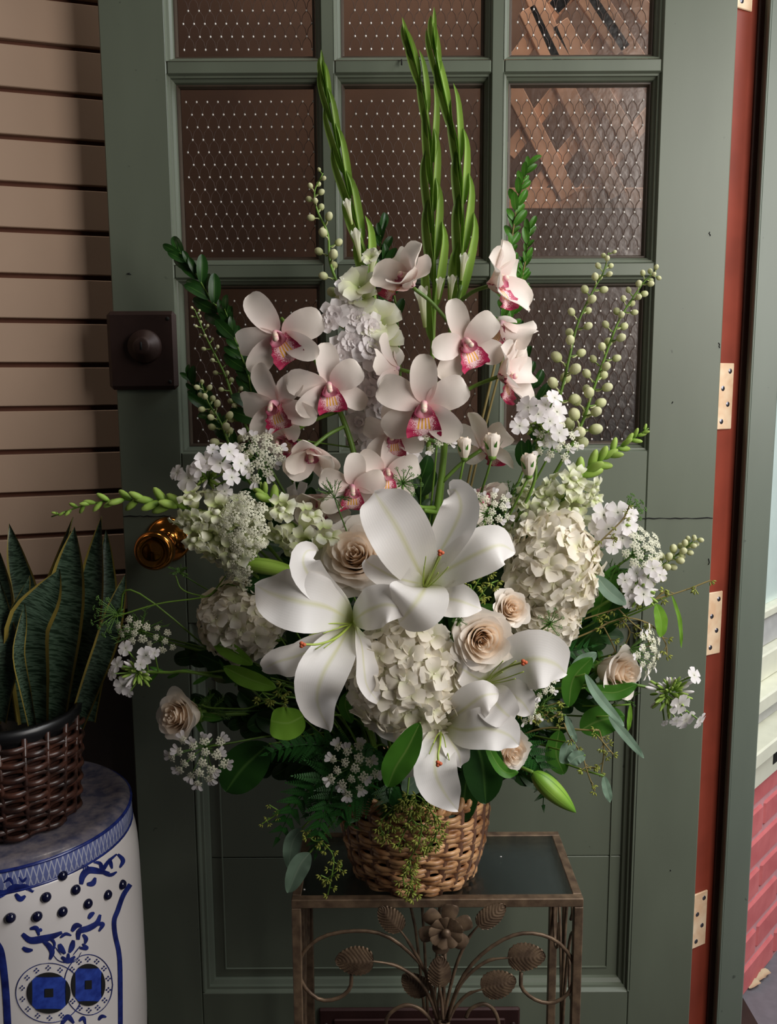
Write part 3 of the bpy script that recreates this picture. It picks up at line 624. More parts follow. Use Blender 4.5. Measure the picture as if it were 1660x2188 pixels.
for cx_, cy_, ro, rp, ri, rj in ((470, 1890, 318, 285, 205, 195), (848, 1812, 232, 290, 160, 200)):
    S_(ellp(cx_, cy_, ro, rp, 16), 4, name='coin_outline', taper=False, n=64, closed=True)
    disc('coin', 'coin', cx_, cy_, ri, rj, .0012, rot=0)
    k = .22
    for a in range(4):
        dx, dy = ((0, -1), (1, 0), (0, 1), (-1, 0))[a]
        pts = []
        for u in range(11):
            w_ = u/10*2-1; pts.append((w_, 1-.30*(1-w_*w_)*0))
        arc = [(math.sin(w_*PI/11*2.3), math.cos(w_*PI/11*2.3)) for w_ in [i/5-1 for i in range(11)]]
        inn = [(p[0], arc[0][1]-.02*(1-(p[0]/arc[-1][0])**2)+.0) for p in arc[::-1]][1:-1]
        sh = arc+inn; tr_ = [(x_, -y_) if a == 0 else (y_, x_) if a == 1 else (-x_, y_) if a == 2 else (-y_, -x_) for x_, y_ in sh]
        poly('coin_opening', 'black', [(cx_+x_*ri*1.01, cy_+y_*rj*1.01) for x_, y_ in tr_], .0020)
    sq = .20; poly('coin_hole', 'black', [(cx_-ri*sq, cy_-rj*sq), (cx_+ri*sq, cy_-rj*sq*1.1), (cx_+ri*sq, cy_+rj*sq), (cx_-ri*sq, cy_+rj*sq*1.1)], .0020)
    for i in range(14):
        a = 2*PI*i/14+.2; x_ = cx_+(ro+ri)/2*math.cos(a); y_ = cy_+(rp+rj)/2*math.sin(a)
        if (cx_ < 600 and x_ > 640) or (cx_ > 600 and x_ < 660): continue
        for dx, dy in ((0, -18), (18, 0), (0, 18), (-18, 0)):
            poly('painted_diamond', 'blue', [(x_+dx*1.0-9, y_+dy), (x_+dx, y_+dy-11), (x_+dx+9, y_+dy), (x_+dx, y_+dy+11)], .0011)
for px, py in ((133, 1871), (161, 1901), (98, 1917), (187, 1931), (229, 1912), (133, 1948), (79, 1958), (22, 1961), (260, 1890), (-30, 1960)):
    p = onstool(px, py, 0); n = V((p.x-SC.x, p.y-SY, 0)).normalized()
    put('stud', lathe([(.0068, 0), (.0066, .002), (.0048, .0048), (.002, .006), (.0003, .0062)], 16).mesh('stud', M['stud']), st, face_m(p, n))
# ------------------------------------------------------------------ snake plant in a dark wicker pot, on the stool
PC = V((P(45, 1800, SY).x, SY-.022, SZ)); PH_ = P(45, 1516, SY).z-SZ; PR = pxm(152, SY)
pt = thing('wicker_planter', 'dark brown wicker planter with black liner rim on the porcelain stool', 'planter', PC); TP = Matrix.Translation(PC)
def prad(z): return PR*(.88+.12*z/PH_)
put('body', lathe([(.001, .001), (prad(0)-.004, .001), (prad(PH_)-.006, PH_)], 40).mesh('body', M['darkwick']), pt, TP)
for k in range(20):
    a = 2*PI*k/20; put('stake', tube([V((prad(z_)*math.cos(a), prad(z_)*math.sin(a), z_)) for z_ in (.002, PH_*.5, PH_)], .004, 5).mesh('stake', M['darkwick']), pt, TP)
nr = int(PH_/.0105)
for j in range(nr):
    z_ = .006+j*(PH_-.01)/nr; pts = []
    for i in range(121):
        a = 2*PI*i/120; rr = prad(z_)+.0045*math.sin(a*10+(PI if j % 2 else 0)); pts.append(V((rr*math.cos(a), rr*math.sin(a), z_)))
    put('weaver', tube(pts, .0048, 5, cap=False, flat=.8).mesh('weaver', M['darkwick']), pt, TP)
put('liner_rim', lathe([(PR*.9, PH_-.02), (PR+.002, PH_-.002), (PR+.004, PH_+.010), (PR-.004, PH_+.012), (PR-.012, PH_), (PR-.02, PH_-.02), (.001, PH_-.02)], 40).mesh('liner_rim', M['pot']), pt, TP)
sp_ = thing('snake_plant', 'tall snake plant with banded green leaves edged yellow in the dark planter', 'plant', PC+V((0, 0, PH_-.02)))
for bx, by, mx, my, tx, ty, w_, dy, tw in ((30, 1540, 60, 1300, 20, 1118, 30, .05, 10), (-20, 1540, 0, 1300, -10, 1150, 34, .0, -10), (115, 1545, 140, 1320, 160, 1125, 42, -.02, 8), (95, 1540, 95, 1350, 157, 1105, 34, .06, -30), (150, 1545, 190, 1320, 218, 1103, 34, .03, -20),
                                          (165, 1550, 225, 1380, 268, 1225, 24, .0, 30), (75, 1545, 60, 1340, 128, 1215, 42, -.06, 25), (50, 1540, 30, 1330, 62, 1230, 18, -.05, 60), (10, 1540, -30, 1330, -30, 1180, 38, -.05, 0), (190, 1540, 228, 1300, 226, 1130, 22, .05, 30), (70, 1550, 40, 1400, 52, 1290, 12, -.075, 50), (0, 1540, 20, 1400, 0, 1240, 20, -.07, 10)):
    pts = [P(bx, by, SY+dy*.6), P(mx, my, SY+dy-.01), P(tx, ty, SY+dy*1.1)]
    pts = [pts[0], pts[0].lerp(pts[1], .5)+V((0, 0, 0)), pts[1], pts[1].lerp(pts[2], .55), pts[2]]
    put('leaf', blade(pts, pxm(w_, SY), (rnd.uniform(-.3, .3), -1, 0), prof=lambda t: min(1, .75+t*.6)*max(0, 1-max(0, (t-.55)/.45)**1.7), cup=.35, nu=8, nv=22, twist=tw, ruf=.002, fr=1.3).mesh('leaf', M['snake']), sp_)
# ================================================================== FLOWERS
MOUTH = V((BC.x, BC.y, tz+BH-.02))
def stemto(p, parent, r=.002, start=None, via=None, m='stem', n=16, name='stem'):
    """cut stem from the basket mouth to the bloom"""
    p = V(p); a = start or MOUTH+V((max(-.05, min(.05, (p.x-MOUTH.x)*.18)), max(-.04, min(.04, (p.y-MOUTH.y)*.2)), -.02))
    mid = via or a.lerp(p, .5)+V((-(p.x-a.x)*.10, .065, .035)); 
    return put(name, tube(catmull([a, mid, p], n), r, 6).mesh(name, M[m]), parent)
def toward(dx, dy, dz=1.0):   # facing: dx right, dy up, dz to the viewer
    return V((dx, -dz, dy)).normalized()
# ---------------------------------------------------- orchids
om = []
for sd in range(3):
    om.append((petal(.048, .0142, 28, -14, cup=.25, ruf=.0006, prof=ov(.55, .42), nu=8, nv=12, seed=sd, base=.003).mesh('petal', M['orch']),
               petal(.045, .0160, 34, -22, cup=.22, ruf=.0010, prof=ov(.6, .34), nu=8, nv=12, seed=sd+9, base=.003).mesh('petal', M['orch'])))
closedm = (petal(.044, .0185, 62, 10, cup=.45, ruf=.0008, prof=ov(.55, .38), nu=8, nv=12, seed=4, base=.003).mesh('petal', M['orch']),
           petal(.042, .0185, 66, 0, cup=.45, ruf=.001, prof=ov(.6, .34), nu=8, nv=12, seed=5, base=.003).mesh('petal', M['orch']))
def lipm():
    # lip along +x, first rising forward then curling down
    mb = petal(.027, .0120, 62, -48, cup=.30, ruf=.0020, fr=5, prof=lambda t: .5*(1-t)**.6+ov(1.6, .30)(t)*.85, nu=12, nv=18, base=.001, p=1.2)
    return mb.mesh('lip', M['lip'])
LIP = lipm(); LOBE = petal(.017, .008, 70, 40, cup=.6, ruf=.0008, prof=ov(.4, .4), nu=6, nv=8).mesh('side_lobe', M['liplobe'])
COLM = (lambda: (tube(catmull([(0, 0, 0), (.003, 0, .010), (-.002, 0, .018)], 10), lambda t: .0042-.0012*t, 8)))()
COLM.join(ell(.0033, .0036, .003, 8, 5, c=(-.002, 0, .0185))); COLM = COLM.mesh('column', M['column'])
def orchid(parent, px, py, Y, face, roll, size, closed=False, stalk=None, az=None):
    """one bloom: column with three sepals, two petals, lip and side lobes"""
    p = P(px, py, Y); s = pxm(size, Y)/.047; Mx = face_m(p, face, roll, s)
    bl = put('bloom', COLM, parent, Mx @ RZ(R(90))); Li = RZ(R(-90))
    sp, pe = closedm if closed else om[rnd.randrange(3)]
    angs = az or (90, 212, 328, 158, 22)
    for k, a in enumerate(angs):
        j = rnd.uniform(-5, 5); put('sepal' if k < 3 else 'petal', sp if k < 3 else pe, bl, Li @ Matrix.Translation((0, 0, -.0008*(k < 3))) @ RZ(R(a+j)) @ Matrix.Rotation(R(rnd.uniform(-14, 14)), 4, 'X') @ Matrix.Rotation(R(rnd.uniform(-16, 14)), 4, 'Y') @ Matrix.Diagonal((rnd.uniform(.92, 1.06), rnd.uniform(.9, 1.12), 1, 1)), local=True)
    put('lip', LIP, bl, Li @ Matrix.Translation((0, -.001, .001)) @ RZ(R(270)) @ Matrix.Diagonal((1.2, 1.45, 1.1, 1)), local=True)
    for a in (172, 8): put('side_lobe', LOBE, bl, Li @ Matrix.Translation((0, -.004, .001)) @ RZ(R(a-90 if a > 90 else a+90)) @ Matrix.Translation((.002, .006 if a > 90 else -.006, 0)) @ Matrix.Rotation(R(50 if a > 90 else -50), 4, 'X') @ RZ(R(180)), local=True) if False else put('side_lobe', LOBE, bl, Li @ Matrix.Translation((0, -.003, .001)) @ RZ(R(205 if a > 90 else -25)), local=True)
    if stalk: put('stalk', tube(catmull([P(*stalk), P(*stalk).lerp(p, .5)+V((0, 0, .004)), p-V(face)*.002], 10), .0026, 8).mesh('stalk', M['stem']), parent)
    return bl
oa = thing('orchid_spray', 'left arching orchid stem of pale pink-white blooms with magenta lips', 'orchid', P(770, 1010, -.17), 'cymbidium orchid stems')
put('stem', tube(catmull([MOUTH+V((0, .01, -.02)), P(835, 1400, -.2), P(790, 1120, -.2), P(760, 985, -.2), P(738, 910, -.2), P(700, 820, -.19), P(655, 740, -.19), P(600, 680, -.185)], 40), lambda t: .0052-.0025*t, 8).mesh('stem', M['stem']), oa)
orchid(oa, 597, 716, -.215, toward(-.15, -.15), 32, 95, stalk=(655, 740, -.19), az=(95, 200, 300, 158, -10))
orchid(oa, 703, 825, -.225, toward(.1, -.15), 8, 84, stalk=(700, 820, -.19))
orchid(oa, 592, 862, -.215, toward(-.45, -.25), 18, 84, stalk=(690, 800, -.19))
orchid(oa, 665, 960, -.235, toward(.05, -.75), 10, 78, closed=True, stalk=(738, 910, -.2))
orchid(oa, 752, 1040, -.245, toward(.1, -.3), 0, 76, stalk=(760, 985, -.2))
orchid(oa, 822, 1010, -.225, toward(.3, .1), -12, 74, stalk=(762, 1010, -.2))
orchid(oa, 608, 935, -.19, toward(-.5, -.3, .6), 60, 70, stalk=(720, 880, -.19))
orchid(oa, 690, 1060, -.20, toward(-.2, -.6), 20, 78, closed=True, stalk=(762, 1050, -.2))
ob = thing('orchid_spray', 'right upright orchid stem of pale blooms with magenta-spotted lips', 'orchid', P(940, 1080, -.17), 'cymbidium orchid stems')
put('stem', tube(catmull([MOUTH+V((.01, .01, -.02)), P(900, 1400, -.2), P(930, 1120, -.2), P(945, 1000, -.2), P(952, 900, -.2), P(958, 780, -.19), P(965, 690, -.18), P(985, 610, -.17)], 40), lambda t: .0056-.0028*t, 8).mesh('stem', M['stem']), ob)
orchid(ob, 906, 868, -.245, toward(-.05, -.05), 0, 100, stalk=(950, 930, -.2), az=(118, 195, 265, 150, 62) if False else (80, 205, 345, 135, 25) if False else None)
orchid(ob, 990, 733, -.235, toward(.35, -.05), 22, 88, stalk=(962, 760, -.19))
orchid(ob, 880, 612, -.20, toward(-.45, .55, .35), -20, 92, closed=True, stalk=(960, 690, -.18))
orchid(ob, 1046, 610, -.20, toward(.65, .35, .45), -5, 98, closed=True, stalk=(975, 650, -.18))
orchid(ob, 1068, 690, -.19, toward(.55, -.6, -.45), 20, 84, closed=True, stalk=(965, 700, -.18))
orchid(ob, 1066, 805, -.205, toward(.8, .1, .4), -30, 88, closed=True, stalk=(957, 860, -.2))
orchid(ob, 1030, 960, -.19, toward(.45, .3, -.35), 0, 78, stalk=(945, 1030, -.2))
orchid(ob, 845, 930, -.215, toward(-.3, -.1), 5, 68, stalk=(948, 950, -.2))
orchid(ob, 852, 790, -.20, toward(-.7, -.1, -.3), 0, 82, stalk=(955, 830, -.19))
orchid(ob, 1020, 1050, -.18, toward(.3, -.2, .5), 40, 70, closed=True, stalk=(940, 1080, -.2))
for a in ((930, 1085, 860, 1060), (935, 1095, 905, 1090)): put('stalk', tube(catmull([P(a[0], a[1], -.2), P((a[0]+a[2])/2, a[1]-2, -.22), P(a[2], a[3], -.23)], 10), .0032, 8).mesh('stalk', M['stem']), ob)
# ---------------------------------------------------- lilies
LP_ = lambda t: (ov(.85, .85)(t)*.96+.04*(1-t))
def lily(label, cx_, cy_, Y, tepals, pistil, face):
    c = P(cx_, cy_, Y); lo = thing('lily', label, 'lily', c, 'white oriental lilies')
    put('stem', tube(catmull([MOUTH+V(((c.x-MOUTH.x)*.15, -.02, -.01)), MOUTH.lerp(c, .5)+V((0, .02, .03)), c-face*.05, c-face*.012], 20), lambda t: .0034 if t < .8 else .0034+.006*(t-.8), 8).mesh('stem', M['stem']), lo)
    for k, (pts, w_, f, cup, ruf) in enumerate(tepals):
        q = [c-face*.006]+[P(a, b, Y+d) for a, b, d in pts]
        put('tepal', blade(q, pxm(w_/2, Y), f, prof=LP_, cup=cup, ruf=ruf, fr=3.2, nu=12, nv=26, seed=k).mesh('tepal', M['lily']), lo)
    q = [P(a, b, Y+d) for a, b, d in pistil]
    pi_ = put('pistil', tube(catmull(q, 16), .0014, 7).mesh('pistil', M['pistil']), lo)
    st_ = MB(); 
    for a in range(3): st_.join(ell(.0028, .0028, .0024, 7, 5, c=(.002*math.cos(a*2.1), -.001, .002*math.sin(a*2.1))))
    put('stigma', st_.mesh('stigma', M['stigma']), pi_, Matrix.Translation(q[-1]))
    ax = (q[-1]-q[0]); 
    for k in range(5):
        a = k*1.257; off = ax.cross(face).normalized()*math.cos(a)*.016+ax.cross(face).cross(ax).normalized()*math.sin(a)*.012
        e_ = q[0]+ax*.72+off; put('filament', tube(catmull([q[0], q[0].lerp(e_, .5)+off*.1, e_], 8), .0007, 5).mesh('filament', M['pistil']), lo)
    return lo
up = V((0, -1, .25))
lily('large open white lily at left centre with drooping lower tepal and rust stigma', 752, 1330, -.30, [
    ([(700, 1298, -.04), (640, 1285, -.06), (585, 1270, -.05), (545, 1250, -.035)], 128, (.1, -1, .35), .18, .0025),
    ([(715, 1285, -.025), (672, 1245, -.045), (648, 1205, -.055), (655, 1178, -.045), (678, 1176, -.03)], 68, (.35, -1, .1), .35, .002),
    ([(785, 1305, -.035), (830, 1292, -.05), (872, 1308, -.045)], 92, (.1, -1, .5), .12, .002),
    ([(700, 1372, -.02), (640, 1400, -.04), (590, 1415, -.05), (560, 1432, -.03)], 76, (-.1, -1, -.15), .3, .002),
    ([(722, 1385, -.045), (690, 1440, -.075), (678, 1500, -.075), (705, 1564, -.05)], 104, (-.2, -1, .15), .28, .002),
    ([(772, 1375, -.035), (778, 1430, -.055), (786, 1470, -.055), (818, 1508, -.04)], 54, (.7, -1, .1), .4, .002)],
    [(752, 1333, -.008), (720, 1362, -.05), (682, 1376, -.075), (646, 1377, -.085)], V((-.15, -1, .1)).normalized())
lily('large open white lily at centre top with upright tepals, above the hydrangea', 912, 1248, -.29, [
    ([(885, 1200, -.03), (850, 1130, -.05), (815, 1075, -.035), (800, 1052, -.02)], 128, (.1, -1, .1), .16, .0025),
    ([(935, 1190, -.025), (968, 1130, -.04), (985, 1085, -.045), (975, 1050, -.04), (958, 1046, -.03)], 84, (-.2, -1, .1), .3, .002),
    ([(960, 1215, -.035), (1030, 1178, -.055), (1070, 1165, -.05), (1100, 1180, -.035)], 100, (0, -1, .5), .12, .002),
    ([(878, 1243, -.025), (840, 1232, -.03), (795, 1208, -.02), (780, 1196, -.01)], 62, (0, -1, .2), .25, .002),
    ([(905, 1262, -.05), (890, 1285, -.07), (872, 1308, -.07), (852, 1332, -.05)], 128, (-.1, -1, .5), .12, .001),
    ([(945, 1275, -.035), (985, 1285, -.05), (1030, 1302, -.04)], 78, (.2, -1, .3), .25, .002)],
    [(905, 1262, -.015), (918, 1232, -.05), (930, 1205, -.07), (941, 1181, -.08)], V((.1, -1, .3)).normalized())
lily('half-open white lily facing right, below the large cream rose', 1040, 1458, -.29, [
    ([(1090, 1425, -.03), (1140, 1408, -.05), (1185, 1418, -.045), (1210, 1440, -.03)], 124, (.1, -1, .3), .15, .002),
    ([(1085, 1480, -.035), (1115, 1500, -.05), (1135, 1528, -.04)], 74, (.1, -1, .1), .15, .002),
    ([(1012, 1445, -.03), (992, 1432, -.045), (978, 1428, -.035)], 60, (-.2, -1, .2), .3, .002),
    ([(1020, 1478, -.03), (1000, 1500, -.045), (985, 1515, -.035)], 66, (-.2, -1, .2), .2, .002),
    ([(1050, 1425, -.02), (1060, 1390, -.03), (1085, 1355, -.02)], 60, (.2, -1, .1), .2, .002),
    ([(1050, 1490, -.045), (1075, 1520, -.065), (1100, 1540, -.05)], 84, (0, -1, .1), .15, .002)],
    [(1035, 1462, -.01), (1060, 1440, -.05), (1088, 1424, -.07), (1119, 1415, -.085)], V((.3, -1, .1)).normalized())
lily('lowest white lily drooping over the basket rim with long downward tepal', 942, 1552, -.30, [
    ([(935, 1600, -.045), (930, 1650, -.065), (950, 1695, -.06), (978, 1732, -.045)], 92, (0, -1, .25), .22, .002),
    ([(985, 1520, -.03), (1030, 1488, -.05), (1068, 1482, -.04)], 80, (0, -1, .3), .12, .002),
    ([(990, 1560, -.04), (1040, 1556, -.055), (1085, 1570, -.05), (1108, 1592, -.035)], 88, (0, -1, .4), .15, .002),
    ([(905, 1585, -.03), (868, 1625, -.045), (835, 1655, -.035)], 92, (-.1, -1, .1), .2, .002),
    ([(900, 1535, -.02), (855, 1560, -.03), (800, 1560, -.02)], 70, (0, -1, 0), .2, .002),
    ([(965, 1585, -.035), (980, 1612, -.05), (985, 1640, -.04)], 58, (.3, -1, .1), .25, .002)],
    [(942, 1562, -.012), (940, 1590, -.06), (936, 1612, -.08), (937, 1631, -.085)], V((0, -1, -.1)).normalized())
def lilybud(label, p0, p1, Y, w_, mat_):
    A = P(*p0, Y); B = P(*p1, Y-.01); b = thing('lily_bud', label, 'lily bud', A); stemto(A, b, .0025)
    ax = (B-A); L = ax.length; Rr = pxm(w_/2, Y); q = ax.to_track_quat('Z', 'Y').to_matrix().to_4x4(); Mx = Matrix.Translation(A) @ q
    def fn(s, t):
        a = s*PI; r_ = Rr*(ov(.55, .85)(t)*.97+.03*(1-t))*(1-.13*abs(math.cos(1.5*a))**6+.03*math.cos(3*a)); return V((r_*math.cos(a), r_*math.sin(a), t*L))
    vs, fs, uv = grid(24, 22, fn); uv = [((u*3) % 1.0, v) for u, v in uv]; mb = MB(); mb.add(vs, fs, uv); put('bud', mb.mesh('bud', mat_), b, Mx)
M['bud1'] = leafmat('lily_bud_green', (92, 138, 40), (140, 176, 70), rib=(62, 98, 28), tr=.1)
M['bud2'] = leafmat('lily_bud_lime', (150, 190, 70), (164, 198, 84), rib=(120, 160, 50), tr=.15)
lilybud('closed green lily bud pointing down right below the lowest rose', (1138, 1650), (1231, 1737), -.28, 48, M['bud1'])
lilybud('closed lime lily bud lying level above the left lily', (518, 1203), (645, 1222), -.27, 36, M['bud2'])
# ---------------------------------------------------- roses
def rose_(label, px, py, Y, face, size, openness=1.0, n=26, roll=0):
    n = int(n*1.3); size *= 1.18
    c = P(px, py, Y); Rr = pxm(size, Y); r_ = thing('rose', label, 'rose', c, 'cream garden roses'); f = V(face).normalized()
    Mx = face_m(c, f, roll, Rr)
    stemto(c-f*Rr*1.0, r_, .0028)
    hip = put('calyx', ell(.28, .28, .25, 10, 6, c=(0, 0, -.85)).mesh('calyx', M['stem']), r_, Mx)
    sep = petal(.75, .14, -10, -60, cup=.2, prof=ov(.4, .8), nu=4, nv=8, base=.15).mesh('sepal', M['leaf'])
    for k in range(5): put('sepal', sep, hip, Matrix.Translation((0, 0, -.75)) @ RZ(k*1.257), local=True)
    rs = random.Random(int(px))
    for k in range(n):
        t = k/(n-1); az = k*2.399+rs.uniform(-.15, .15)
        rb = .04+.26*t; rt = .05+(.74*t**1.05)*openness; hh = .52-.30*t**1.5*openness+.02*(k % 3); z0 = -.60; half = (1.6-.7*t); curl = .02+.24*t**1.7*openness
        ph = rs.random()*6
        def fn(s, v, rb=rb, rt=rt, hh=hh, z0=z0, half=half, curl=curl, az=az, t=t, ph=ph):
            edge = 1-.30*s**4-.04*math.cos(s*5+ph); v_ = v*edge; a = az+s*half*(1-.12*v)
            rr = rb+(rt-rb)*v_**(.75)+(.035*math.sin(s*3+ph)*v_); z = z0+(hh-z0)*v_**1.05
            if v_ > .72: q = (v_-.72)/.28; rr += curl*q**1.5; z -= curl*.55*q*q
            rr -= .05*s*s*v_*(t > .5)*-1
            return V((rr*math.cos(a), rr*math.sin(a), z))
        vs, fs, uv = grid(10, 9, fn); mb = MB(); mb.add(vs, fs, uv)
        put('petal', mb.mesh('petal', M['rosein'] if t < .62 else M['rose']), r_, Mx)
    for q in range(2):
        pts = [V((.008*(i*.22)*math.cos(i*.7+q*PI), .008*(i*.22)*math.sin(i*.7+q*PI), .42-.002*i)) for i in range(34)]
        vs = []; fs = []
        for i, p in enumerate(pts): vs += [p, p+V((0, 0, -.5))]
        for i in range(len(pts)-1): fs.append((2*i, 2*i+1, 2*i+3, 2*i+2))
        mb = MB(); mb.add(vs, fs, [(.5, .5)]*len(vs)); put('heart_petal', mb.mesh('heart_petal', M['rosein']), r_, Mx)
    return r_
rose_('fully open cream rose left of the upper lily, frilled outer petals', 762, 1190, -.27, toward(-.15, .55), 72, 1.15, 30)
rose_('largest peach-hearted cream rose facing forward, right of the front hydrangea', 1028, 1366, -.32, toward(.08, .12), 66, .95, 28)
rose_('blush rose tucked between the big peach rose and right hydrangea', 1088, 1303, -.29, toward(.3, .45), 50, .75, 22)
rose_('cream rose side-on at the far right beside white lace flower', 1322, 1437, -.24, toward(.55, .1, .8), 60, .8, 20)
rose_('small peach rose low at right beside dark green leaves', 1085, 1600, -.27, toward(.45, -.15, .9), 54, .85, 22)
rose_('cream rose at lower left turned away, above the lace flower', 385, 1530, -.25, toward(-.55, .25, .8), 58, .85, 22)
def rosebud(label, px, py, Y, h):
    c = P(px, py, Y); H = pxm(h, Y); b = thing('rose_bud', label, 'rose bud', c, 'spray rose buds'); stemto(c-V((0, 0, H*.5)), b, .0016)
    for k in range(7):
        az = k*2.399; t = k/6
        def fn(s, v, t=t, az=az):
            a = az+s*1.3; rr = H*(.06+.26*(math.sin(PI*min(v*.62+.1, 1)))*(.5+.5*t)+.06*t*(v > .8)); return V((rr*math.cos(a), rr*math.sin(a), H*(-.5+v*(1-.12*t)*(1-.1*s*s))))
        vs, fs, uv = grid(8, 8, fn); mb = MB(); mb.add(vs, fs, uv); put('petal', mb.mesh('petal', M['rose'] if k > 1 else M['rosein']), b, Matrix.Translation(c))
    put('calyx', ell(H*.17, H*.17, H*.14, 10, 6, c=(0, 0, -H*.5)).mesh('calyx', M['stem']), b, Matrix.Translation(c))
    sm = petal(H*.75, H*.09, 75, 55, cup=.2, prof=ov(.4, .9), nu=3, nv=8, base=H*.13).mesh('sepal', M['leaf'])
    for k in range(5): put('sepal', sm, b, Matrix.Translation(c-V((0, 0, H*.5))) @ RZ(k*1.257))
rosebud('small cream rosebud on a thin stem, left of the three buds', 992, 956, -.235, 46)
rosebud('opening cream rosebud with long green sepals, middle of the three buds', 1052, 950, -.235, 52)
rosebud('cream rosebud half open at right beneath the white phlox', 1130, 992, -.235, 50)
# ---------------------------------------------------- hydrangeas
def floret4(mat_, L=1.0, seed=0, n=4, w_=.42, tilt=25, ruf=.03):
    rs = random.Random(seed); mb = MB()
    for k in range(n):
        p_ = petal(L*rs.uniform(.9, 1.08), L*w_, tilt+rs.uniform(-14, 14), -12, cup=rs.uniform(-.1, .35), ruf=L*ruf, prof=ov(.5, .22), nu=4, nv=5, seed=seed*7+k, base=L*.04)
        mb.join(p_, RZ(2*PI*k/n+rs.uniform(-.12, .12)) @ Matrix.Rotation(rs.uniform(-.25, .25), 4, 'X'))
    mb.join(ell(L*.07, L*.07, L*.06, 5, 3, c=(0, 0, L*.03))); return mb.mesh('floret', mat_)
HF = [floret4(M['hyd'], 1.0, k, w_=.52) for k in range(5)]
def hydrangea(label, px, py, Y, rx, ry, rz, n, fs=26):
    c = P(px, py, Y); rx, ry, rz = pxm(rx, Y), pxm(ry, Y), pxm(rz, Y); hd = thing('hydrangea', label, 'hydrangea', c, 'cream hydrangea heads')
    stemto(c, hd, .0042); put('core', ell(rx*.8, ry*.8, rz*.8, 14, 9).mesh('core', M['stem']), hd, Matrix.Translation(c)); L = pxm(fs, Y); rs = random.Random(n)
    for k in range(n):
        z = 1-2*(k+.5)/n; a = k*2.399963; r_ = math.sqrt(1-z*z); d = V((r_*math.cos(a), r_*math.sin(a), z))
        if d.y > .45: continue
        f = rs.uniform(.88, 1.03); p = c+V((d.x*rx*f, d.y*ry*f, d.z*rz*f)); nn = V((d.x/rx, d.y/ry, d.z/rz)).normalized()
        nn = (nn+V((rs.uniform(-.45, .45), rs.uniform(-.45, .45), rs.uniform(-.45, .45)))).normalized()
        put('floret', HF[rs.randrange(5)], hd, face_m(p, nn, rs.uniform(0, 90), L*rs.uniform(.85, 1.15)))
hydrangea('front hydrangea head of cream florets between left lily and rose', 868, 1445, -.30, 122, 80, 125, 170, 31)
hydrangea('right hydrangea head of cream florets beside the upper lily', 1178, 1215, -.235, 90, 70, 108, 125, 33)
hydrangea('smaller lower lobe of cream hydrangea under the right head', 1165, 1330, -.235, 62, 50, 56, 70)
hydrangea('shadowed hydrangea head at left partly behind the left lily', 515, 1325, -.235, 80, 62, 82, 105)
# ---------------------------------------------------- gladiolus
def gladiolus(label, pts, Y, wd, nb, flor=()):
    w_ = [P(a, b, Y) for a, b in pts]; base = MOUTH+V((.0, .02, -.02)); g = thing('gladiolus_spike', label, 'gladiolus', w_[0], 'gladiolus spikes')
    path = catmull([base, base.lerp(w_[0], .5)]+w_, 60); put('stem', tube(path, lambda t: pxm(5.5, Y)*(1-.7*t), 8).mesh('stem', M['glad']), g)
    up_ = catmull(w_, 60)
    for k in range(nb):
        t = (k+.2)/(nb+.3); i = int(t*58); p = up_[i]; q = up_[min(60, i+int(12+2*(1-t)))]; T = (up_[i+1]-p).normalized(); side = (1 if k % 2 else -1); Sx = V((1, 0, 0))*side
        L = (q-p).length*1.0+pxm(16, Y); wx_ = pxm(wd*.78, Y)*(1-.55*t)
        tip = p+T*L+Sx*pxm(11*(1-t)+2, Y); 
        put('bract', blade([p-T*pxm(10, Y), p+T*L*.35+Sx*wx_*.55, tip-T*L*.25+Sx*wx_*.2, tip], wx_, V((side*.75, -.8, 0)), prof=ov(.45, .85), cup=.9, nu=6, nv=12).mesh('bract', M['glad']), g)
    ce = end = None
    pt_ = up_[-1]; T = (up_[-1]-up_[-3]).normalized()
    put('bract', blade([pt_-T*pxm(60, Y), pt_, pt_+T*pxm(30, Y)], pxm(4.5, Y), (0, -1, 0), prof=ov(.4, .8), cup=.8, nu=4, nv=8).mesh('bract', M['glad']), g)
    for (a, b, h_, w2, dx) in flor:
        c = P(a, b, Y-.012); H = pxm(h_, Y)
        def fn(s, v, H=H): 
            an = s*PI; rr = pxm(w2, Y)*(.25+.55*v+.5*max(0, v-.75)*2)*(1+.12*math.sin(an*6)*v); return V((rr*math.cos(an), rr*math.sin(an), H*v*(1+.1*math.sin(an*3)*v)))
        vs, fs, uv = grid(24, 8, fn); mb = MB(); mb.add(vs, fs, uv); put('floret', mb.mesh('floret', M['snap']), g, Matrix.Translation(c) @ Matrix.Rotation(R(dx), 4, 'Y'))
gladiolus('left gladiolus spike with closed green bracts, shortest of the three', [(800, 640), (785, 560), (760, 470), (735, 370), (712, 270), (696, 190), (690, 140)], -.13, 15, 11, flor=((770, 560, 60, 10, -8), (752, 480, 46, 8, -12), (790, 590, 50, 12, 12)))
gladiolus('middle gladiolus spike of green bracts reaching top left of pair', [(925, 720), (928, 600), (925, 500), (922, 400), (920, 300), (905, 200), (884, 130), (868, 70)], -.14, 16, 13, flor=((908, 700, 75, 13, -6), (936, 640, 40, 8, 6)))
gladiolus('right gladiolus spike of green bracts crossing behind its neighbour', [(975, 690), (985, 590), (988, 480), (985, 390), (975, 300), (948, 200), (930, 110), (928, 50)], -.125, 16, 13, flor=((962, 640, 44, 9, 5), (985, 600, 50, 9, 8), (955, 830, 80, 20, 25)))
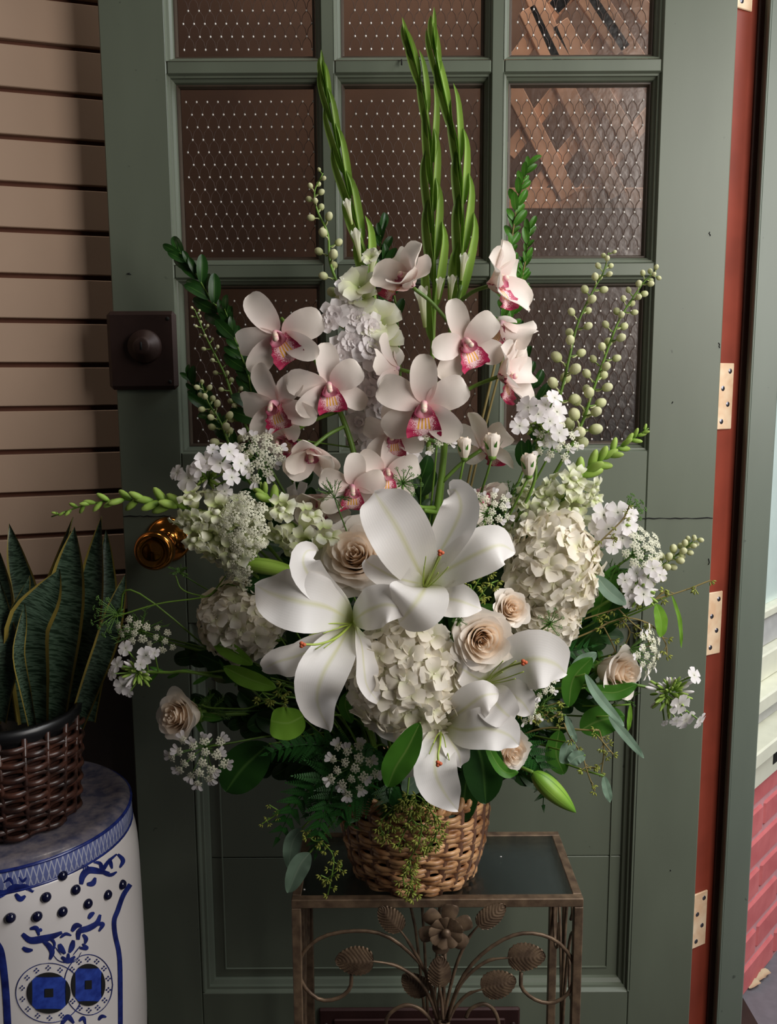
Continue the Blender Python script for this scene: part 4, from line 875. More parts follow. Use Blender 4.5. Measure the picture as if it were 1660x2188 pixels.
# ---------------------------------------------------- stems of round buds (larkspur)
BUDM = (lambda b: (b.join(tube([(0, 0, -2.2), (.15, 0, -1.6), (0, 0, -.9)], .16, 5, cap=False)), b)[1])(ell(.86, .86, 1.05, 9, 7)).mesh('bud', M['budw'])
def budstem(label, pts, Y, r0, r1, n, side_=24, mat_=None, group='stems of round white buds', seed=1, cat='bud stem', bias=0):
    w_ = [P(a, b, Y) for a, b in pts]; g = thing('bud_stem', label, cat, w_[0], group); rs = random.Random(seed)
    put('stem', tube(catmull([MOUTH+V((max(-.05, min(.05, (w_[0].x-MOUTH.x)*.15)), .01, -.02)), MOUTH.lerp(w_[0], .55)+V((0, .03, .02))]+w_, 50), lambda t: pxm(4.2, Y)*(1-.7*t), 6).mesh('stem', M['stem']), g)
    up_ = catmull(w_, 100)
    for k in range(n):
        t = k/(n-1); i = int(t*99); p = up_[i]; T = (up_[i+1]-up_[max(i-1, 0)]).normalized(); a = k*2.4+bias
        S = T.cross(V((0, 1, 0))).normalized(); Bv = S.cross(T); d = (S*math.cos(a)+Bv*math.sin(a)); rr = pxm(r0+(r1-r0)*t, Y)*rs.uniform(.85, 1.12); L = pxm(side_*(1-.72*t)+3, Y)
        q = p+d*L+T*L*.5; zd = (q-p+T*L*.2).normalized()
        put('bud', BUDM if mat_ is None else mat_, g, face_m(q, zd, 0, rr, up=V((0, 1, 0.1))))
        put('pedicel', tube([p, p.lerp(q, .5)+d*L*.12, q], pxm(1.6, Y)*(1-.4*t), 4, cap=False).mesh('pedicel', M['stem']), g)
    return g, up_
budstem('stem of greenish buds rising left of the gladioli', [(742, 700), (725, 620), (705, 560), (700, 500), (678, 450), (672, 410), (690, 370)], -.15, 13, 5, 22, 26, seed=3)
budstem('inner right stem of round cream-green buds against the dark pane', [(1165, 930), (1195, 850), (1215, 770), (1235, 690), (1268, 620), (1290, 580), (1300, 540)], -.16, 15, 5, 26, 30, seed=4)
budstem('outer right stem of many green buds, tip over the door stile', [(1215, 960), (1245, 900), (1265, 840), (1290, 770), (1320, 690), (1350, 640), (1378, 600), (1402, 582)], -.15, 14, 5, 40, 30, seed=5)
budstem('loose stem of small green buds beside the rim lock', [(520, 1010), (490, 950), (470, 900), (445, 860), (430, 820)], -.15, 11, 6, 20, 30, seed=6)
budstem('second dim bud stem rising behind the leaves at upper left', [(520, 900), (480, 800), (440, 720), (415, 660)], -.12, 7, 3, 24, 20, seed=8)
budstem('thick stem of white buds pointing right over the door stile', [(1330, 1270), (1370, 1240), (1420, 1205), (1460, 1175), (1488, 1150)], -.20, 14, 6, 34, 22, seed=9)
# ---------------------------------------------------- stock / ruffled double florets
def dfloret(seed, mat_=None):
    rs = random.Random(seed); mb = MB()
    for rg, (n, L, t0, t1) in enumerate(((6, 1.0, 20, -15), (6, .72, 48, 10), (5, .45, 70, 40))):
        for k in range(n): mb.join(petal(L*rs.uniform(.88, 1.1), L*.42, t0, t1, cup=.3, ruf=.07*L, prof=ov(.5, .25), nu=4, nv=5, seed=rs.randrange(999), base=.05), Matrix.Translation((0, 0, .04*rg)) @ RZ(2*PI*k/n+rg*.5))
    mb.join(ell(.16, .16, .16, 6, 4, c=(0, 0, .15))); return mb.mesh('floret', mat_ or M['white'])
DF = [dfloret(k) for k in range(3)]
def cluster(name, label, cat, stem_pts, Y, fl, size, meshes, group=None, spread=1.0, facebias=(0, -1, .1), smat='stem', stalks=True, seed=0):
    w_ = [P(a, b, Y) for a, b in stem_pts]; g = thing(name, label, cat, w_[0], group); rs = random.Random(seed+int(fl[0][0]))
    put('stem', tube(catmull([MOUTH+V((max(-.06, min(.06, (w_[0].x-MOUTH.x)*.15)), .0, -.02)), MOUTH.lerp(w_[0], .55)+V((0, .03, .03))]+w_, 30), pxm(3.4, Y), 6).mesh('stem', M[smat]), g)
    up_ = catmull(w_, 30)
    for f in fl:
        a, b = f[0], f[1]; sz = f[2] if len(f) > 2 else size; p = P(a, b, Y-.018+rs.uniform(-.012, .012)); near = min(up_, key=lambda q: (q-p).length+(abs(q.z-p.z)*.2))
        fd = (V(facebias)+V(((p.x-near.x)*14, 0, (p.z-near.z)*14))+V((rs.uniform(-.3, .3), 0, rs.uniform(-.3, .3)))).normalized()
        put('floret', meshes[rs.randrange(len(meshes))], g, face_m(p, fd, rs.uniform(0, 90), pxm(sz*(1.2 if name == 'delphinium' else 1), Y)*rs.uniform(.9, 1.1)))
        if stalks: put('stalk', tube(catmull([near, near.lerp(p, .5), p-fd*pxm(sz, Y)*.1], 5), pxm(1.8, Y), 5, cap=False).mesh('stalk', M[smat]), g)
    return g
cluster('delphinium', 'white double florets with green eyes up the centre-left stem', 'delphinium', [(790, 940), (770, 850), (755, 760), (745, 680), (738, 620)], -.17,
        [(716, 672, 24), (757, 680, 26), (728, 762, 34), (788, 752, 34), (785, 842, 38), (750, 730, 26), (705, 690, 20), (790, 700, 26), (755, 800, 30), (800, 800, 30), (735, 620, 17), (752, 640, 18), (810, 880, 30), (745, 850, 28), (770, 905, 30)], 28, DF, facebias=(0, -1, .05))
GF = floret4(M['snap'], 1.0, 77, n=6, w_=.45, tilt=45, ruf=.07)
cluster('gladiolus_flower', 'creamy ruffled gladiolus flowers above the double florets', 'gladiolus', [(800, 800), (795, 700), (785, 620), (785, 560)], -.155,
        [(768, 615, 44), (808, 690, 50), (792, 552, 20), (820, 730, 36), (775, 640, 30)], 28, [GF], facebias=(-.1, -1, .5))
cluster('ruffled_flower', 'pinkish-white ruffled blooms in shade behind the lower orchids', 'snapdragon', [(800, 1120), (790, 1000), (780, 960)], -.165, [(790, 960, 36), (775, 1000, 34), (640, 1080, 44), (700, 1130, 40), (800, 1040, 34), (870, 960, 36), (565, 930, 28)], 30, DF)
# ---------------------------------------------------- phlox clusters
def phloxf(seed):
    rs = random.Random(seed); mb = MB()
    for k in range(5): mb.join(petal(1.0, .46, 8, -8, cup=.1, ruf=.03, prof=ov(.7, .2), nu=4, nv=5, seed=seed*5+k, base=.06), RZ(2*PI*k/5+rs.uniform(-.1, .1)))
    mb.join(tube([(0, 0, 0), (.05, 0, -.6), (0, 0, -1.3)], .09, 5, cap=False)); return mb.mesh('floret', M['white'])
PF = [phloxf(k) for k in range(3)]
PB = (lambda b: b.mesh('bud', M['budg']))(ell(.3, .3, 1.1, 6, 6))
PBW = (lambda b: b.mesh('bud', M['white']))(ell(.34, .34, 1.3, 6, 6))
def phlox(label, px, py, Y, stem_pts, fl, size, nb, spread, core=(0, 0)):
    g = cluster('phlox', label, 'phlox', stem_pts, Y, fl, size, PF, 'white phlox heads', facebias=(0, -.9, .1))
    rs = random.Random(nb+px); c = P(px, py, Y)
    for k in range(nb):
        d = V((rs.uniform(-1, 1), rs.uniform(-1, .2), rs.uniform(-1, 1))).normalized(); q = c+d*pxm(spread, Y)*rs.uniform(.3, 1)
        put('bud', PB if rs.random() < .75 else PBW, g, face_m(q, d, 0, pxm(11, Y)))
phlox('white phlox head at upper left above the snapdragon', 445, 1020, -.235, [(500, 1120), (470, 1060), (445, 1030)], [(403, 1022, 26), (440, 985, 22), (470, 990, 26), (490, 965, 18), (378, 1010, 16), (495, 1020, 20), (455, 960, 14), (515, 990, 20), (480, 1050, 18), (425, 1000, 20)], 20, 26, 34)
phlox('white phlox head at far left in shade near the snake plant', 295, 1435, -.255, [(430, 1440), (360, 1437), (310, 1435)], [(268, 1385, 16), (312, 1400, 20), (250, 1420, 18), (262, 1465, 22), (330, 1395, 12), (275, 1480, 12), (240, 1440, 14), (300, 1420, 12)], 16, 44, 34)
phlox('white phlox head at upper right beside the bud stems', 1150, 905, -.215, [(1130, 1060), (1145, 980), (1150, 925)], [(1128, 870, 24), (1150, 885, 22), (1175, 900, 22), (1120, 895, 20), (1190, 880, 22), (1165, 865, 18), (1195, 925, 20), (1110, 910, 18), (1185, 850, 18), (1180, 940, 18)], 20, 34, 30)
phlox('white phlox head at far right reaching over the door edge', 1430, 1480, -.245, [(1290, 1460), (1350, 1462), (1410, 1475)], [(1483, 1443, 18), (1452, 1505, 24), (1465, 1538, 24), (1495, 1540, 18), (1445, 1540, 16), (1420, 1545, 9)], 18, 80, 46)
phlox('white stock-like phlox cluster at right above the pointing bud stem', 1310, 1120, -.225, [(1240, 1240), (1280, 1170), (1305, 1130)], [(1290, 1100, 26), (1320, 1095, 24), (1340, 1120, 24), (1300, 1130, 24), (1330, 1150, 22), (1275, 1125, 20), (1310, 1165, 20), (1348, 1098, 16), (1290, 1150, 20)], 20, 20, 30)
phlox('white floret cluster at right edge under the white-budded spike', 1365, 1260, -.23, [(1290, 1290), (1330, 1275), (1365, 1262)], [(1360, 1225, 20), (1385, 1235, 20), (1350, 1260, 22), (1375, 1270, 24), (1345, 1285, 18), (1395, 1215, 18), (1410, 1228, 16), (1335, 1240, 16)], 20, 24, 36)
# ---------------------------------------------------- snapdragons
def snapm():
    mb = MB()
    def fn(s, v): an = s*PI; rr = .22+.22*v+.1*math.sin(v*3); return V((rr*math.cos(an), rr*math.sin(an)*.8+.08*v, v*1.1))
    vs, fs, uv = grid(10, 6, fn); mb.add(vs, fs, uv)
    for a, L in ((60, .62), (120, .62), (215, .6), (270, .55), (325, .6)): mb.join(petal(L, .30, 50, -50, cup=.3, ruf=.06, prof=ov(.35, .22), nu=4, nv=6, seed=a, base=.30), Matrix.Translation((0, .06, 1.02)) @ RZ(R(a)))
    mb.join(ell(.26, .2, .2, 6, 4, c=(0, -.12, 1.1))); return mb.mesh('floret', M['snap'])
SNF = snapm(); SNB = ell(.34, .34, .85, 7, 6, c=(0, 0, .5)).mesh('bud', M['budg']); SNC = ell(.30, .30, .3, 6, 4).mesh('calyx', M['stem'])
def snapdragon(label, pts, Y, n, opn, size, seed):
    w_ = [P(a, b, Y) for a, b in pts]; g = thing('snapdragon', label, 'snapdragon', w_[0], 'snapdragon stems'); rs = random.Random(seed)
    put('stem', tube(catmull([MOUTH+V((max(-.06, min(.06, (w_[0].x-MOUTH.x)*.15)), -.01, -.02)), MOUTH.lerp(w_[0], .5)+V((0, .01, .02))]+w_, 50), lambda t: pxm(4.5, Y)*(1-.7*t), 6).mesh('stem', M['stem']), g)
    up_ = catmull(w_, 100)
    for k in range(n):
        t = (k+.5)/n; i = int(t*99); p = up_[i]; T = (up_[i+1]-p).normalized(); a = k*2.4; S = T.cross(V((0, 1, 0))).normalized(); Bv = S.cross(T); d = (S*math.cos(a)+Bv*math.sin(a)*.8)
        if d.y > .5: d.y *= -.3
        if t < opn: put('floret', SNF, g, face_m(p+d*pxm(5, Y), d+T*.35+V((0, -.3, -.1)), rs.uniform(-20, 20), pxm(size*(1.1-.35*t/opn), Y)))
        else:
            s_ = pxm(size*.75*(1-.75*(t-opn)/(1-opn+.01)), Y); put('bud', SNB, g, face_m(p+d*pxm(3, Y), d+T*1.1, 0, s_))
        put('calyx', SNC, g, Matrix.Translation(p+d*pxm(5, Y)) @ Matrix.Scale(pxm(size*.5*(1-.6*t), Y), 4))
snapdragon('snapdragon spike pointing far left across the slatwall', [(560, 1150), (480, 1105), (400, 1085), (300, 1068), (200, 1075), (110, 1104)], -.245, 34, .42, 42, 1)
snapdragon('snapdragon spike at upper right, green tip over the dark pane', [(1160, 1150), (1190, 1090), (1230, 1030), (1280, 985), (1340, 945), (1386, 915)], -.20, 30, .42, 44, 2)
snapdragon('short leaning snapdragon with green buds at its top left of centre', [(690, 1190), (650, 1140), (600, 1095), (570, 1060), (555, 1040)], -.255, 15, .6, 42, 3)
snapdragon('cream snapdragon florets at right above the hydrangea', [(1180, 1200), (1200, 1150), (1228, 1100), (1252, 1050)], -.18, 7, 1.0, 38, 4)
snapdragon('pale snapdragon blooms beside the brass knob', [(560, 1200), (520, 1170), (470, 1145), (430, 1155)], -.25, 8, 1.0, 46, 6)
snapdragon('pale snapdragon between the rosebuds and phlox', [(1130, 1140), (1135, 1080), (1150, 1040)], -.19, 7, 1.0, 34, 7)
# ---------------------------------------------------- umbels
def umbelletm(seed, big=False):
    rs = random.Random(seed); mb = MB(); f = MB()
    for k in range(5): f.join(petal(.16, .07, 10, 0, cup=.1, prof=ov(.6, .25), nu=2, nv=2, base=.02), RZ(k*1.257))
    f.join(ell(.045, .045, .045, 4, 3, c=(0, 0, .03)))
    for k in range(17):
        r_ = math.sqrt(k/17)*.75; a = k*2.4; z = .35*(1-r_*r_)
        mb.join(f, face_m((r_*math.cos(a), r_*math.sin(a), z), (r_*math.cos(a)*.8, r_*math.sin(a)*.8, 1), a*50, rs.uniform(.9, 1.25), up=V((0, 1, 0))))
    for k in range(9): a = k*.7; mb.add(*tube([(0, 0, -.35), (.5*math.cos(a), .5*math.sin(a), .1)], .02, 3, cap=False).__dict__['v':'f'] if False else (tube([(0, 0, -.35), (.5*math.cos(a), .5*math.sin(a), .1)], .02, 3, cap=False).v, tube([(0, 0, -.35), (.5*math.cos(a), .5*math.sin(a), .1)], .02, 3, cap=False).f))
    return mb.mesh('umbellet', M['umbw'])
UM = [umbelletm(k) for k in range(3)]
UP = petal(.85, .20, 6, -6, cup=.1, ruf=.02, prof=ov(.8, .3), nu=4, nv=6, base=.15).mesh('outer_petal', M['white'])
UG = (lambda: (lambda mb: mb.mesh('umbellet', M['frond']))((lambda mb: ([mb.join(ell(.13, .13, .15, 5, 4), Matrix.Translation((.6*math.sqrt(k/12)*math.cos(k*2.4), .6*math.sqrt(k/12)*math.sin(k*2.4), .2*(1-k/12)))) for k in range(12)], mb)[1])(MB())))()
def umbel(label, px, py, Y, face, size, n, us, outer=0, green=False, group='white lace flower umbels', stem_via=None, name='lace_flower', cat='lace flower', dome=.35):
    c = P(px, py, Y); g = thing(name, label, cat, c, group); f = V(face).normalized(); S_z = pxm(size, Y); Mx = face_m(c, f); hub = c-f*S_z*.75
    stemto(hub, g, .0014, via=stem_via); rays = MB(); rs = random.Random(int(px+py))
    for k in range(n):
        r_ = math.sqrt((k+.5)/n); a = k*2.4; p = Mx @ V((r_*S_z*math.cos(a), r_*S_z*math.sin(a), S_z*dome*(1-r_*r_)+rs.uniform(-.08, .08)*S_z)); dn = (p-hub).normalized()
        q = p-dn*pxm(us, Y)*.35; rays.join(tube([hub, hub.lerp(q, .5)+(q-hub).cross(f)*.03, q], pxm(1.0, Y), 4, cap=False))
        ul = put('umbellet', UG if green else UM[k % 3], g, face_m(p, (dn+f*.5), rs.uniform(0, 90), pxm(us, Y)*rs.uniform(.85, 1.15)))
        if outer and r_ > .55:
            base_a = math.atan2((Mx.inverted() @ p).y, (Mx.inverted() @ p).x)
            for j in range(outer):
                aa = base_a+(j-(outer-1)/2)*.5; put('outer_petal', UP, ul, WM[ul.name].inverted() @ Mx @ Matrix.Translation(Mx.inverted() @ p) @ RZ(aa) @ Matrix.Scale(pxm(us*1.5, Y), 4) @ Matrix.Rotation(R(rs.uniform(-20, 20)), 4, 'Y'), local=True)
    put('rays', rays.mesh('rays', M['frond']), g)
    fm = petal(pxm(size*.4, Y), pxm(2, Y), -30, -50, nu=2, nv=4).mesh('bract', M['frond'])
    for k in range(8): put('bract', fm, g, face_m(hub, f) @ RZ(k*.785))
umbel('white lace umbel at upper left beside the lower orchids', 555, 975, -.235, toward(0, .5), 52, 16, 16, outer=2)
umbel('dense lace umbel at left below the snapdragon, hanging rays', 520, 1120, -.275, toward(-.2, .3), 58, 20, 18)
umbel('lace umbel just above the left lily, nearest the lime bud', 505, 1195, -.27, toward(-.5, -.2), 52, 12, 19)
umbel('small lace umbel with white petals beneath the front orchid', 935, 935, -.25, toward(0, .6), 36, 10, 12, outer=2)
umbel('flat lace umbel with white petals below the upper right phlox', 1188, 945, -.225, toward(0, .4), 42, 14, 12, outer=2)
umbel('round lace umbel between upper lily and right hydrangea', 1043, 1095, -.27, toward(-.1, .2), 46, 18, 12, outer=2)
umbel('large lace umbel with long white petals at lower left', 428, 1618, -.275, toward(-.05, -.1), 62, 18, 15, outer=3)
umbel('lace umbel with white petals low in front of the fern', 752, 1640, -.295, toward(-.1, .35), 56, 16, 14, outer=3)
umbel('side-on lace umbel at right beside the cream rose', 1380, 1390, -.245, toward(.8, .1, .6), 50, 18, 13, outer=2)
umbel('white lace umbel at right over the feathery leaves', 1375, 1180, -.235, toward(.5, .4), 50, 20, 14)
umbel('tiny lace umbel in front of the right lily tepal', 1160, 1465, -.335, toward(.1, .6), 26, 9, 10, outer=2)
umbel('tiny drooping lace floret head below the right lily', 1132, 1520, -.32, toward(-.1, .4), 24, 8, 10, outer=1)
umbel('brownish lace umbel in shade above the far left phlox', 285, 1350, -.24, toward(-.1, .1), 34, 10, 12)
umbel('thin lace sprig in shade right of the far left phlox', 345, 1370, -.235, toward(.2, .2), 30, 7, 10)
umbel('green unopened umbel at far left by the snake plant', 225, 1315, -.245, toward(-.6, .1), 44, 16, 10, green=True, group='green umbels', name='green_umbel', cat='umbel', stem_via=P(330, 1290, -.24))
umbel('green seed umbel in front of the lower orchids', 868, 1030, -.29, toward(.3, .2), 36, 16, 9, green=True, group='green umbels', name='green_umbel', cat='umbel')
umbel('green umbel resting on the right hydrangea', 1178, 1330, -.30, toward(0, .4), 30, 12, 9, green=True, group='green umbels', name='green_umbel', cat='umbel')
umbel('green umbel at right edge above the white florets', 1350, 1085, -.22, toward(.4, .5), 32, 14, 10, green=True, group='green umbels', name='green_umbel', cat='umbel')
umbel('small green umbel at left of the white rose in front of hydrangea', 982, 1325, -.345, toward(0, .3), 18, 7, 6, green=True, group='green umbels', name='green_umbel', cat='umbel')
# feathery foliage of the lace flowers
def feather(label, px, py, Y, size, n, seed, up_=(0, 0, 1)):
    c = P(px, py, Y); g = thing('feathery_leaf', label, 'foliage', c, 'feathery green leaves'); stemto(c-V(up_)*pxm(size*.4, Y), g, .001, m='frond'); mb = MB(); rs = random.Random(seed)
    for k in range(n):
        d = (V((rs.uniform(-1, 1), rs.uniform(-.8, .3), rs.uniform(-.6, 1)))+V(up_)*.3).normalized(); L = pxm(size, Y)*rs.uniform(.6, 1.1); b = c-V(up_)*pxm(size*.4, Y); m_ = b+d*L*.5+V((0, 0, .002)); e_ = b+d*L
        mb.join(tube([b, m_, e_], pxm(.9, Y), 3, cap=False))
        for j in range(6):
            p = b.lerp(e_, .35+j*.1); dd = (d+V((rs.uniform(-1, 1), rs.uniform(-1, 1), rs.uniform(-1, 1)))*.8).normalized(); mb.join(tube([p, p+dd*L*.22], pxm(.7, Y), 3, cap=False))
    tag(put('fronds', mb.mesh('fronds', M['frond']), g), kind='stuff')
for a in (('feathery green tuft in front of the lower orchid blooms', 715, 1045, -.29, 48, 14, 1), ('feathery tuft by the brass knob', 385, 1215, -.24, 26, 12, 2), ('feathery foliage cloud right of the hydrangea', 1300, 1210, -.2, 62, 26, 3), ('feathery foliage behind the upper right phlox', 1250, 1150, -.19, 50, 20, 4),
          ('fine feathery tuft below the brass knob in shade', 300, 1330, -.22, 60, 22, 5), ('feathery tuft between shadowed leaves at lower left', 450, 1500, -.22, 50, 18, 6), ('feathery tuft beside the far right phlox', 1330, 1480, -.23, 40, 16, 7), ('feathery tuft under the right lily', 1150, 1500, -.29, 46, 18, 8), ('feathery tuft between orchids and rosebuds', 1090, 1040, -.18, 46, 18, 9)): feather(*a)
# ---------------------------------------------------- single leaves and leafy sprigs
def leaf(label, pts, Y, w_, mat_, face=(0, -1, .2), cup=.15, twist=0, prof=ov(.6, .6), fold=True, ruf=.001, group=None, name='leaf'):
    q = [P(a, b, Y) if not isinstance(a, tuple) else P(*a) for a, b in pts]; g = thing(name, label, 'leaf', q[0], group); stemto(q[0], g, .0013)
    put('blade', blade(q, pxm(w_/2, Y), face, prof=prof, cup=cup, twist=twist, fold=fold, ruf=ruf, nu=8, nv=16).mesh('blade', M[mat_]), g)
rp = ov(.35, .25)
leaf('round lime green leaf at lower left beneath the big lily tepal', [(648, 1530), (615, 1545), (578, 1540)], -.30, 72, 'lime', prof=rp, fold=False, cup=.1)
leaf('broad ribbed green leaf hanging below the front hydrangea', [(897, 1545), (870, 1600), (845, 1640), (828, 1682)], -.365, 66, 'leaf', (-.3, -1, .2), .2)
leaf('large glossy dark leaf right of the lowest lily', [(1010, 1570), (1030, 1630), (1038, 1718)], -.30, 92, 'salal', (.1, -1, .3), .2)
leaf('dark leaf hanging over the basket rim right of the lily tip', [(1000, 1640), (992, 1700), (985, 1760)], -.26, 62, 'salal')
leaf('grey-green leaf tip hanging over the basket weave', [(960, 1690), (962, 1735), (965, 1775)], -.265, 36, 'euc')
leaf('curved green leaf wrapping under the low peach rose', [(1030, 1560), (1055, 1620), (1080, 1650), (1108, 1650)], -.315, 26, 'leaf', (.3, -1, .2))
leaf('pale lime leaf tucked under the left hydrangea', [(455, 1365), (490, 1390), (540, 1420)], -.27, 36, 'lime')
leaf('lime leaf lying below the shadowed hydrangea', [(478, 1425), (530, 1450), (590, 1470)], -.275, 40, 'lime')
leaf('long dark leaf behind the two lime leaves at left', [(580, 1455), (500, 1430), (420, 1395)], -.24, 54, 'salal')
leaf('broad dark green leaf at lower left beside the lace umbel', [(575, 1590), (520, 1640), (482, 1692)], -.255, 96, 'salal')
leaf('bright green spear leaf rising behind the right hydrangea', [(1270, 1330), (1295, 1260), (1318, 1208)], -.215, 46, 'leaf')
leaf('wide dark leaf behind the right hydrangea', [(1250, 1350), (1300, 1290), (1340, 1215)], -.19, 90, 'salal')
leaf('silver eucalyptus leaf right of the hydrangea', [(1274, 1230), (1300, 1262), (1338, 1292)], -.25, 32, 'euc')
leaf('small green leaf hanging from the twig at far right', [(1402, 1290), (1412, 1325), (1412, 1362)], -.23, 28, 'lime')
leaf('thin green leaf dangling at far right below the twig', [(1435, 1270), (1452, 1325), (1456, 1385)], -.225, 9, 'lime')
leaf('upright dark leaf right of the lily tepals', [(1215, 1510), (1225, 1450), (1265, 1405)], -.27, 46, 'leaf')
leaf('silvery green leaf behind the upright dark leaf', [(1225, 1450), (1240, 1420), (1275, 1395)], -.25, 34, 'euc')
leaf('drooping grey-green leaf with narrow tip at right', [(1250, 1440), (1280, 1490), (1334, 1552)], -.28, 22, 'euc')
leaf('long silvery leaf pointing down right across the door moulding', [(1300, 1530), (1335, 1570), (1376, 1620)], -.265, 20, 'euc')
leaf('broad mid-green leaf fanning right below the cream rose', [(1240, 1560), (1280, 1540), (1335, 1530)], -.255, 66, 'leaf')
leaf('narrow leaf standing free right of the leaf fan', [(1347, 1505), (1345, 1535), (1342, 1562)], -.255, 11, 'lime')
leaf('green leaf stretched beneath the far right rose', [(1250, 1470), (1310, 1480), (1362, 1462)], -.27, 34, 'leaf')
leaf('round silvery leaf hanging under the green fan', [(1228, 1588), (1212, 1600), (1205, 1632)], -.28, 30, 'euc', prof=rp)
leaf('second small silvery round leaf beside the first', [(1250, 1614), (1232, 1618), (1218, 1630)], -.285, 30, 'euc', prof=rp)
leaf('narrow silvery leaf dangling above the green lily bud', [(1208, 1528), (1220, 1560), (1232, 1585)], -.285, 16, 'euc')
leaf('pale narrow leaf hanging lowest at right on a twig', [(1290, 1658), (1296, 1685), (1304, 1714)], -.28, 20, 'euc')
leaf('wide olive leaf behind the round silvery leaves', [(1195, 1560), (1188, 1610), (1205, 1655)], -.24, 50, 'leaf')
leaf('upper silver-green leaf over the table corner', [(645, 1770), (625, 1800), (616, 1855)], -.27, 38, 'euc')
leaf('lower silver-green leaf touching the table front rail', [(662, 1822), (640, 1850), (615, 1908)], -.29, 46, 'euc', cup=.3)
leaf('green leaf under the front hydrangea at left', [(742, 1480), (738, 1510), (752, 1545)], -.27, 30, 'leaf')
leaf('grey leaf under the lowest lily', [(900, 1640), (885, 1670), (860, 1690)], -.27, 50, 'euc')
leaf('grey-green leaf edge behind the upper lily tepal', [(1000, 1270), (960, 1295), (925, 1315)], -.30, 20, 'euc')
leaf('two-tone leaf at left under the lace umbel', [(590, 1225), (560, 1245), (525, 1262)], -.255, 44, 'salal')
def sprig(label, pts, Y, n, L, w_, mat_, seed, cat='leafy sprig', name='leafy_sprig', group='leafy sprigs', smat='stem', opp=True, prof=ov(.6, .6), t0=.3):
    w_l = [P(a, b, Y) for a, b in pts]; g = thing(name, label, cat, w_l[0], group); rs = random.Random(seed)
    path = catmull([MOUTH+V((max(-.06, min(.06, (w_l[0].x-MOUTH.x)*.15)), .01, -.02)), MOUTH.lerp(w_l[0], .5)+V((0, .02, .03))]+w_l, 40) if label else None
    put('stem', tube(path, lambda t: .0022*(1-.6*t), 6).mesh('stem', M[smat]), g); up_ = catmull(w_l, 60)
    me = [blade([(0, 0, 0), (.35, 0, .06), (.7, 0, .06), (1, 0, -.02)], w_/L/2, (0, 0, 1), prof=prof, cup=rs.uniform(.1, .5), fold=True, nu=4, nv=8).mesh('leaf', M[mat_]) for _ in range(2)]
    for k in range(n):
        t = k/(n-1); i = min(int(t*59), 58); p = up_[i]; T = (up_[i+1]-p).normalized(); a = k*PI+rs.uniform(-1.2, 1.2) if opp else k*2.4
        S = T.cross(V((0, 1, 0))).normalized(); Bv = S.cross(T); d = (S*math.cos(a)+Bv*math.sin(a)*.6+T*(rs.uniform(.5, 1.6)+.8*t)).normalized()
        nrm = V((rs.uniform(-.5, .5), -1, rs.uniform(-.2, .7))); nrm = (nrm-d*nrm.dot(d)).normalized(); y = nrm.cross(d); s_ = pxm(L, Y)*(1-.35*t)*rs.uniform(.65, 1.25)
        put('leaf', me[k % 2], g, Matrix.Translation(p) @ Matrix((d, y, nrm)).transposed().to_4x4() @ Matrix.Scale(s_, 4))
sprig('myrtle sprig with dark pointed leaves right of the gladioli', [(1070, 720), (1082, 600), (1095, 500), (1108, 420), (1132, 345)], -.10, 34, 42, 18, 'leaf', 1, smat='twig')
sprig('second myrtle sprig curving beside the first at right', [(1075, 760), (1100, 650), (1120, 570), (1132, 480)], -.09, 26, 40, 17, 'leaf', 2, smat='twig')
sprig('dark leafy sprig pointing up left above the rim lock', [(500, 720), (450, 640), (415, 580), (375, 530)], -.10, 18, 58, 24, 'salal', 3)
sprig('dark green leafy sprig beside the left orchids', [(560, 900), (530, 800), (500, 720), (480, 660)], -.12, 22, 58, 26, 'salal', 4)
sprig('dark sprig standing behind the double florets', [(850, 700), (830, 600), (815, 540), (812, 490)], -.10, 14, 60, 26, 'salal', 5)
sprig('dark leafy sprig behind the left umbels', [(560, 1060), (500, 950), (440, 870), (400, 800)], -.10, 22, 50, 22, 'salal', 6)
sprig('narrow-leaved green stem at far left holding the phlox', [(520, 1440), (440, 1437), (360, 1437), (320, 1440)], -.245, 8, 56, 11, 'leaf', 7)
sprig('dark sprig low behind the right stems', [(1120, 1000), (1150, 900), (1130, 800), (1110, 700)], -.09, 20, 50, 24, 'salal', 8)
tgt = [(560, 1100), (480, 1280), (420, 1400), (430, 1500), (520, 1540), (560, 1640), (660, 1640), (720, 1560), (820, 1640), (640, 1480), (700, 1240), (800, 1150), (860, 1100), (980, 1150), (1020, 1240), (1150, 1150), (1240, 1260), (1250, 1400), (1230, 1480), (1180, 1560), (1120, 1640), (1020, 1660), (900, 1640), (760, 1660), (1160, 1420), (700, 1420), (620, 1300), (1080, 1450), (1290, 1350), (1300, 1480), (900, 1000), (1060, 1120), (640, 1020)]
WHERE = ['behind the upper left umbel', 'behind the left hydrangea', 'left of the left hydrangea bottom', 'behind the far left phlox stem', 'above the lower left lace umbel', 'beside the low left lace umbel', 'left of the fern at the basket', 'behind the drooping lily tepal', 'behind the low centre lace umbel', 'beneath the round lime leaf', 'behind the leftmost open rose', 'behind the upper lily and orchids', 'beneath the right orchid spray', 'right of the upper lily tip', 'between upper lily and right hydrangea', 'above the right hydrangea', 'right of the right hydrangea', 'under the far right cream rose', 'right of the right lily', 'above the green lily bud', 'beside the green lily bud', 'below the low peach rose', 'hanging at the basket rim centre', 'over the basket rim at left', 'beneath the lower hydrangea lobe', 'behind the left lily throat', 'between left hydrangea and left lily', 'behind the right lily throat', 'beneath the far right eucalyptus twig', 'right of the leaf fan at the door moulding', 'between the two orchid sprays', 'behind the rosebud stems', 'behind the lowest orchid blooms at left']
